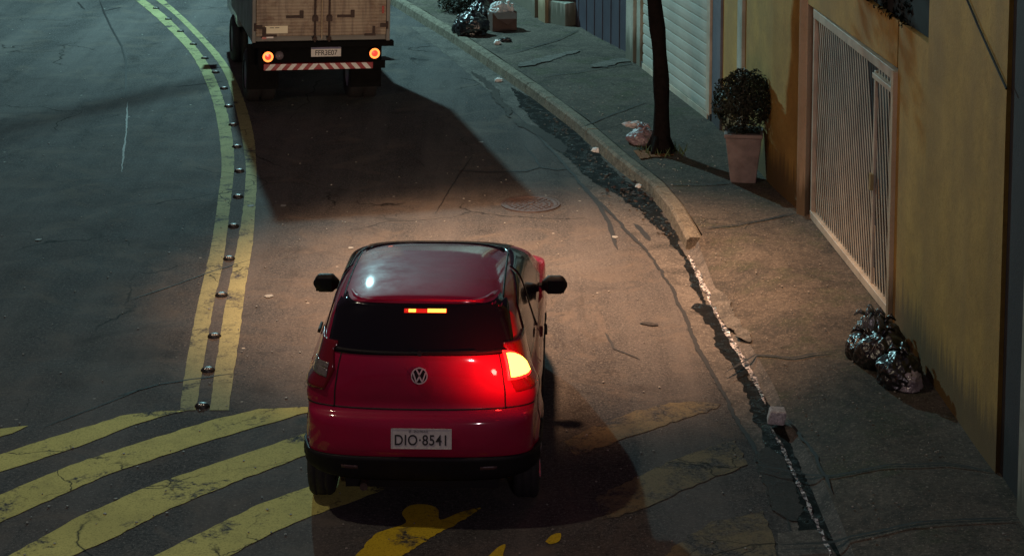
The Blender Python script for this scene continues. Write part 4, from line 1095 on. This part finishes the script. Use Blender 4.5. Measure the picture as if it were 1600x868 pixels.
text_mesh('plate_city', 'SP - SAO PAULO', .020, M['plate_ink'], po, (-.02, -.0045, .049), sx=.9)
pf = MB(); 
for sx_ in (-1, 1): pf.box((sx_ * .2015, -.002, 0), (.005, .008, .133)); pf.box((0, -.002, sx_ * .0655), (.40, .008, .004))
pf.build('plate_frame', M['plate'], po)

# wheels
def wheel(x, y, s_):
    wt = MB(); r = .292; W_ = .175
    pr = [(.19, -W_ / 2), (.235, -W_ / 2 - .004), (.272, -W_ / 2 + .006), (.288, -W_ / 2 + .022), (r, -W_ / 2 + .035), (r, -.038), (r - .008, -.034), (r - .008, -.028), (r, -.024), (r, .024), (r - .008, .028), (r - .008, .034), (r, .038), (r, W_ / 2 - .035), (.288, W_ / 2 - .022), (.272, W_ / 2 - .006), (.235, W_ / 2 + .004), (.19, W_ / 2)]
    wt.lathe(pr, axis='X', n=48); o = wt.build('wheel', M['rubber'], car, smooth=True); o.location = (x, y, r)
    rm = MB(); rm.lathe([(.19, -s_ * -.085), (.185, s_ * .06), (.06, s_ * .045), (.055, s_ * .07), (.0001, s_ * .07)], axis='X', n=40)
    for k in range(5):
        t = 2 * math.pi * k / 5; rm.seg((s_ * .07, .05 * math.cos(t), .05 * math.sin(t)), (s_ * .078, .18 * math.cos(t), .18 * math.sin(t)), .05, .02)
    rm.build('rim', M['rim'], o)
for s_ in (-1, 1):
    for y in (.60, 3.05): wheel(s_ * .715, y, s_)
ub = MB(); ub.box((0, 1.8, .30), (1.05, 3.1, .22)); ub.cyl((-.62, .60, .27), (.62, .60, .27), .035); ub.build('underbody', M['bumper_black'], car)
ex = MB(); ex.cyl((-.38, .06, .27), (-.38, .55, .28), .028); ex.cyl((-.38, .45, .28), (-.38, 1.0, .29), .07); ex.build('exhaust', M['iron'], car)
an = MB(); an.tube([(0, 1.85, 1.50), (0, 1.75, 1.58), (0, 1.55, 1.72)], .003, 5)

# ------------------------------------------------------------------ box truck
TX, TY = -3.46, 24.95
truck = tag(empty('box_truck', (TX, TY, 0), R(13.5), R(1.5)), 'dirty box truck with closed rear doors, red and white striped bumper and both tail lights lit', 'truck')
BW, BL, BZ, BT = 1.84, 2.9, .95, 3.02
def m_truck():
    N = NT('truck_rear_panel'); vec = N.co()
    c = N.mix(N.ramp(N.noise(1.6, 6, .65, vec), [(.35, 0.0), (.65, 1.0)]), (.30, .235, .16), (.41, .34, .25))
    c = N.mix(N.ramp(N.noise(4, 7, .75, vec, .8), [(.34, .9), (.52, 0.0)]), c, (.17, .10, .065))
    c = N.mix(N.ramp(N.noise(2.4, 6, .6, N.co((6, 1, .5))), [(.36, .6), (.52, 0.0)]), c, (.14, .10, .08))
    wv = N.n('ShaderNodeTexWave', wave_type='BANDS', bands_direction='Z'); wv.inputs['Scale'].default_value = 7; wv.inputs['Distortion'].default_value = .3; N.l(vec, wv.inputs['Vector'])
    N.base(N.mix(N.math('MULTIPLY', N.ramp(wv.outputs['Fac'], [(.0, 1.0), (.25, 0.0)]), .35), c, (.12, .09, .07))); N.rough(.55); N.bump(wv.outputs['Fac'], .5, .008)
    return N.m
M['truck'] = m_truck(); M['truck_side'] = m_simple('truck_side_panel', (.22, .22, .20), .55, var=.5, scale=2)
M['rust'] = m_simple('rusty_fitting', (.06, .035, .028), .7, var=.5, scale=20)
M['chassis'] = m_simple('chassis_black', (.006, .006, .006), .8, spec=.08)
m = MB(); m.box((BW / 2, BL / 2 + .03, (BZ + BT) / 2), (BW, BL, BT - BZ)); m.build('cargo_box', M['truck_side'], truck, bevel=.02)
# doors
for k, (x0, x1) in enumerate(((.055, BW / 2 - .008), (BW / 2 + .008, BW - .055))):
    m = MB(); m.box(((x0 + x1) / 2, -.012, (BZ + BT) / 2 + .03), (x1 - x0, .05, BT - BZ - .12)); dr = m.build('rear_door', M['truck'], truck, bevel=.006)
    hx = .085 if k == 0 else BW - .085
    for z in (1.17, 1.75, 2.35, 2.8): m = MB(); m.box((hx, -.045, z), (.10, .03, .05)); m.cyl((hx - .045 * (1 if k == 0 else -1), -.05, z - .05), (hx - .045 * (1 if k == 0 else -1), -.05, z + .05), .016); m.build('hinge', M['rust'], dr)
    bx0 = BW / 2 + (-.09 if k == 0 else .10)
    m = MB(); m.cyl((bx0, -.06, BZ - .02), (bx0, -.06, BT - .05), .014)
    for z in (1.0, 1.3, 2.0, 2.7): m.box((bx0, -.045, z), (.06, .04, .04))
    m.box((bx0, -.06, 1.27), (.075, .035, .065)); m.build('lock_bar', M['rust'], dr)
    m = MB(); xx = .62 if k == 0 else 1.30
    m.box((xx - .08, -.045, 1.30), (.19, .02, .035)); m.box((xx + .03, -.05, 1.33), (.05, .03, .10)); m.build('door_handle', M['rust'], dr)
m = MB(); m.box((BW / 2, -.05, (BZ + BT) / 2), (.012, .02, BT - BZ - .1)); m.build('door_gasket', M['pale_jamb'], truck)
m = MB(); m.box((.025, -.01, (BZ + BT) / 2), (.05, .07, BT - BZ)); m.box((BW - .025, -.01, (BZ + BT) / 2), (.05, .07, BT - BZ)); m.box((BW / 2, -.01, BT - .02), (BW - .1, .07, .06)); m.build('corner_post', M['truck_side'], truck, bevel=.008)
m = MB(); m.box((BW / 2 + .03, -.02, BZ - .025), (BW + .04, .12, .07)); m.build('rear_sill', M['chassis'], truck, bevel=.006)
M['sticker'] = m_simple('cream_sticker', (.90, .84, .60), .5, var=.1)
m = MB(); m.box((.32, -.041, 1.13), (.30, .004, .10)); st_ = m.build('sticker', M['sticker'], truck, bevel=.004)
m = MB()
for i in range(2): m.box((.26 + i * .07, -.0445, 1.155), (.055, .002, .008))
m.build('sticker_line', M['rust'], st_)
m = MB(); m.box((.16, -.045, 1.10), (.05, .02, .13)); m.box((.255, -.045, 1.05), (.14, .02, .03)); m.build('door_bracket', M['rust'], truck)
m = MB(); m.box((BW - .22, -.045, 1.11), (.035, .02, .10)); m.box((BW - .27, -.045, 1.045), (.15, .02, .03)); m.build('door_bracket', M['rust'], truck)
M['reddot'] = m_simple('red_white_tape', (.40, .04, .03), .3, var=.4, scale=30)
m = MB(); m.box((.23, -.058, 1.03), (.10, .006, .018)); m.build('reflective_tape', m_simple('white_tape', (.8, .75, .72), .3, var=0), truck)
m = MB(); m.box((.16, -.058, 1.022), (.06, .006, .03)); m.box((BW - .10, -.05, 1.38), (.03, .006, .10)); m.build('reflective_tape', M['reddot'], truck)
# under panel, lights, plate
m = MB(); m.box((BW / 2 - .02, .08, .75), (1.62, .10, .34)); m.box((BW / 2, 1.86, .72), (.8, 3.4, .22)); m.build('chassis', M['chassis'], truck, bevel=.01)
M['tail_core'] = emit('truck_tail_core', (1.0, .03, .02), 1.3); M['tail_ring'] = emit('truck_tail_ring', (1.0, .22, .04), 1.9)
for x, z in ((.215, .765), (BW - .20, .785)):
    m = MB(); m.lathe([(.0001, -.03), (.075, -.03), (.085, 0), (.085, .05)], c=(x, .0, z), axis='Y', n=28); t_ = m.build('tail_light', M['chassis'], truck)
    m = MB(); m.lathe([(.042, -.033), (.070, -.033), (.068, -.028)], c=(x, .0, z), axis='Y', n=28); m.build('outer_ring', M['tail_ring'], t_)
    m = MB(); m.lathe([(.0001, -.038), (.043, -.034)], c=(x, .0, z), axis='Y', n=28); m.build('lens', M['tail_core'], t_)
m = MB(); m.lathe([(.0001, -.035), (.05, -.02), (.06, .03)], c=(.37, .0, .77), axis='Y', n=24); m.build('reverse_light', m_simple('grey_lens', (.18, .15, .17), .2, coat=1), truck, smooth=True)
m = MB(); m.box((.985, -.035, .82), (.40, .006, .130)); tp = m.build('license_plate', M['plate'], truck, bevel=.005)
M['plate_blue'] = m_simple('plate_blue', (.10, .10, .22), .4)
m = MB(); m.box((.985, -.0395, .872), (.395, .003, .026)); m.build('plate_band', M['plate_blue'], tp)
text_mesh('plate_characters', 'FFR3E07', .098, M['plate_ink'], tp, (.985, -.0395, .806), sx=.86, bold=.0012)
# striped bumper
m = MB(); m.box((BW / 2 - .03, .0, .625), (1.46, .07, .085)); bp = m.build('rear_bumper', m_simple('bumper_red', (.32, .015, .03), .4, var=.3), truck, bevel=.004)
M['stripe_white'] = m_simple('bumper_white', (.75, .75, .72), .35, var=.3, scale=20)
m = MB(); n = 10
for k in range(n):
    x = .25 + k * .142; sl_ = .035 if k < n / 2 else -.035
    m.add([(x - .035 - sl_, -.037, .585), (x + .035 - sl_, -.037, .585), (x + .035 + sl_, -.037, .665), (x - .035 + sl_, -.037, .665)], [(0, 1, 2, 3)])
o = m.build('white_stripe', M['stripe_white'], bp, fix=False); s_ = o.modifiers.new('s', 'SOLIDIFY'); s_.thickness = .003
m = MB(); m.box((BW - .16, .02, .63), (.22, .05, .10)); m.build('bumper_end', M['chassis'], truck)
for x in (.35, BW - .4): m = MB(); m.box((x, .05, .68), (.06, .05, .2)); m.build('bumper_bracket', M['chassis'], truck)
# wheels (dual rears), mudguards
def twheel(x, y, wd=.40):
    r = .36; m = MB(); h = wd / 2
    m.lathe([(.20, -h), (.30, -h - .005), (.35, -h + .02), (r, -h + .04), (r, -.02), (.30, -.01), (.30, .01), (r, .02), (r, h - .04), (.35, h - .02), (.30, h + .005), (.20, h)], axis='X', n=40)
    o = m.build('wheel', M['rubber'], truck, smooth=True); o.location = (x, y, r)
    m = MB(); m.lathe([(.20, -h + .01), (.10, -h + .06), (.0001, -h + .06)], axis='X', n=30); m.lathe([(.20, h - .01), (.10, h - .06), (.0001, h - .06)], axis='X', n=30); m.build('rim', M['rim'], o)
for x in (.20, BW - .24): twheel(x, .85)
for x in (.18, BW - .22): twheel(x, 3.6, .22)
for x in (.20, BW - .24):
    m = MB(); m.box((x, .42, .55), (.42, .015, .62)); m.build('mudflap', M['chassis'], truck)
# cab
M['cab'] = m_simple('cab_paint', (.30, .32, .32), .35, coat=.6)
m = MB(); x0, x1 = .10, BW - .10
sec = [(3.02, .62), (3.02, 2.05), (3.25, 2.18), (4.0, 2.12), (4.45, 1.45), (4.68, 1.25), (4.72, .62)]
m.add([(x0, y, z) for y, z in sec] + [(x1, y, z) for y, z in sec], [tuple(range(7)), tuple(range(13, 6, -1))] + [(i, (i + 1) % 7, 7 + (i + 1) % 7, 7 + i) for i in range(7)])
cabo = m.build('cab', M['cab'], truck, bevel=.04)
m = MB()
for x in (x0 - .004, x1 + .004): m.add([(x, 3.3, 1.40), (x, 4.3, 1.40), (x, 3.95, 1.98), (x, 3.3, 2.0)], [(0, 1, 2, 3)])
o = m.build('side_window', M['glass'], cabo, fix=False); s_ = o.modifiers.new('s', 'SOLIDIFY'); s_.thickness = .004
m = MB(); m.add([(x0 + .1, 4.06, 2.06), (x1 - .1, 4.06, 2.06), (x1 - .08, 4.46, 1.50), (x0 + .08, 4.46, 1.50)], [(0, 1, 2, 3)]); o = m.build('windshield', M['glass'], cabo); s_ = o.modifiers.new('s', 'SOLIDIFY'); s_.thickness = .02
for s__, xx in ((-1, x0), (1, x1)):
    m = MB(); m.tube([(xx, 4.3, 1.75), (xx + s__ * .16, 4.36, 1.72)], .014, 6); m.box((xx + s__ * .22, 4.36, 1.68), (.16, .06, .34)); m.build('side_mirror', M['chassis'], cabo)

# headlights of the red car throw warm light on the truck
for sx_ in (-.55, .55):
    l_ = lamp('headlamp_light', (0, 0, 0), (1.0, .70, .48), 260, .06, spot=64, blend=.8); l_.parent = car; l_.location = (sx_, 3.95, .66); l_.rotation_euler = (R(88.5), 0, 0)
car['label'] = 'red hatchback seen from behind, right brake light glowing, plate DIO 8541'
truck['label'] = 'dirty box truck with closed rear doors, striped bumper and lit tail lights'
mh['label'] = 'round cast iron manhole cover in the lane ahead of the red car'

rnd = random.Random(44)
m = MB()
for k in range(420):
    X, Y = G(rnd.uniform(-20, 1200), rnd.uniform(0, 868))
    if X > kerb_x(Y) - .1: continue
    s_ = rnd.uniform(.006, .016); m.box((X, Y, .008), (s_, s_ * rnd.uniform(.5, 1.3), .006), rz=rnd.uniform(0, 3))
tag(m.build('road_grit', m_simple('pale_grit', (.30, .29, .26), .7, var=.5, scale=2)), 'pale grit and tiny scraps scattered over the asphalt', 'grit', kind='stuff')
m = MB()
for k in range(260):
    Y = rnd.uniform(12, 26); X = kerb_x(Y) + .2 + rnd.random() ** 1.5 * (wall_x(Y) - kerb_x(Y) - .3)
    s_ = rnd.uniform(.006, .016); m.box((X, Y, sw_z(X, Y) + .012), (s_, s_ * rnd.uniform(.5, 1.3), .006), rz=rnd.uniform(0, 3))
tag(m.build('sidewalk_grit', m_simple('pale_sidewalk_grit', (.30, .28, .24), .7, var=.5, scale=2)), 'pale grit and tiny scraps scattered over the sidewalk', 'grit', kind='stuff')
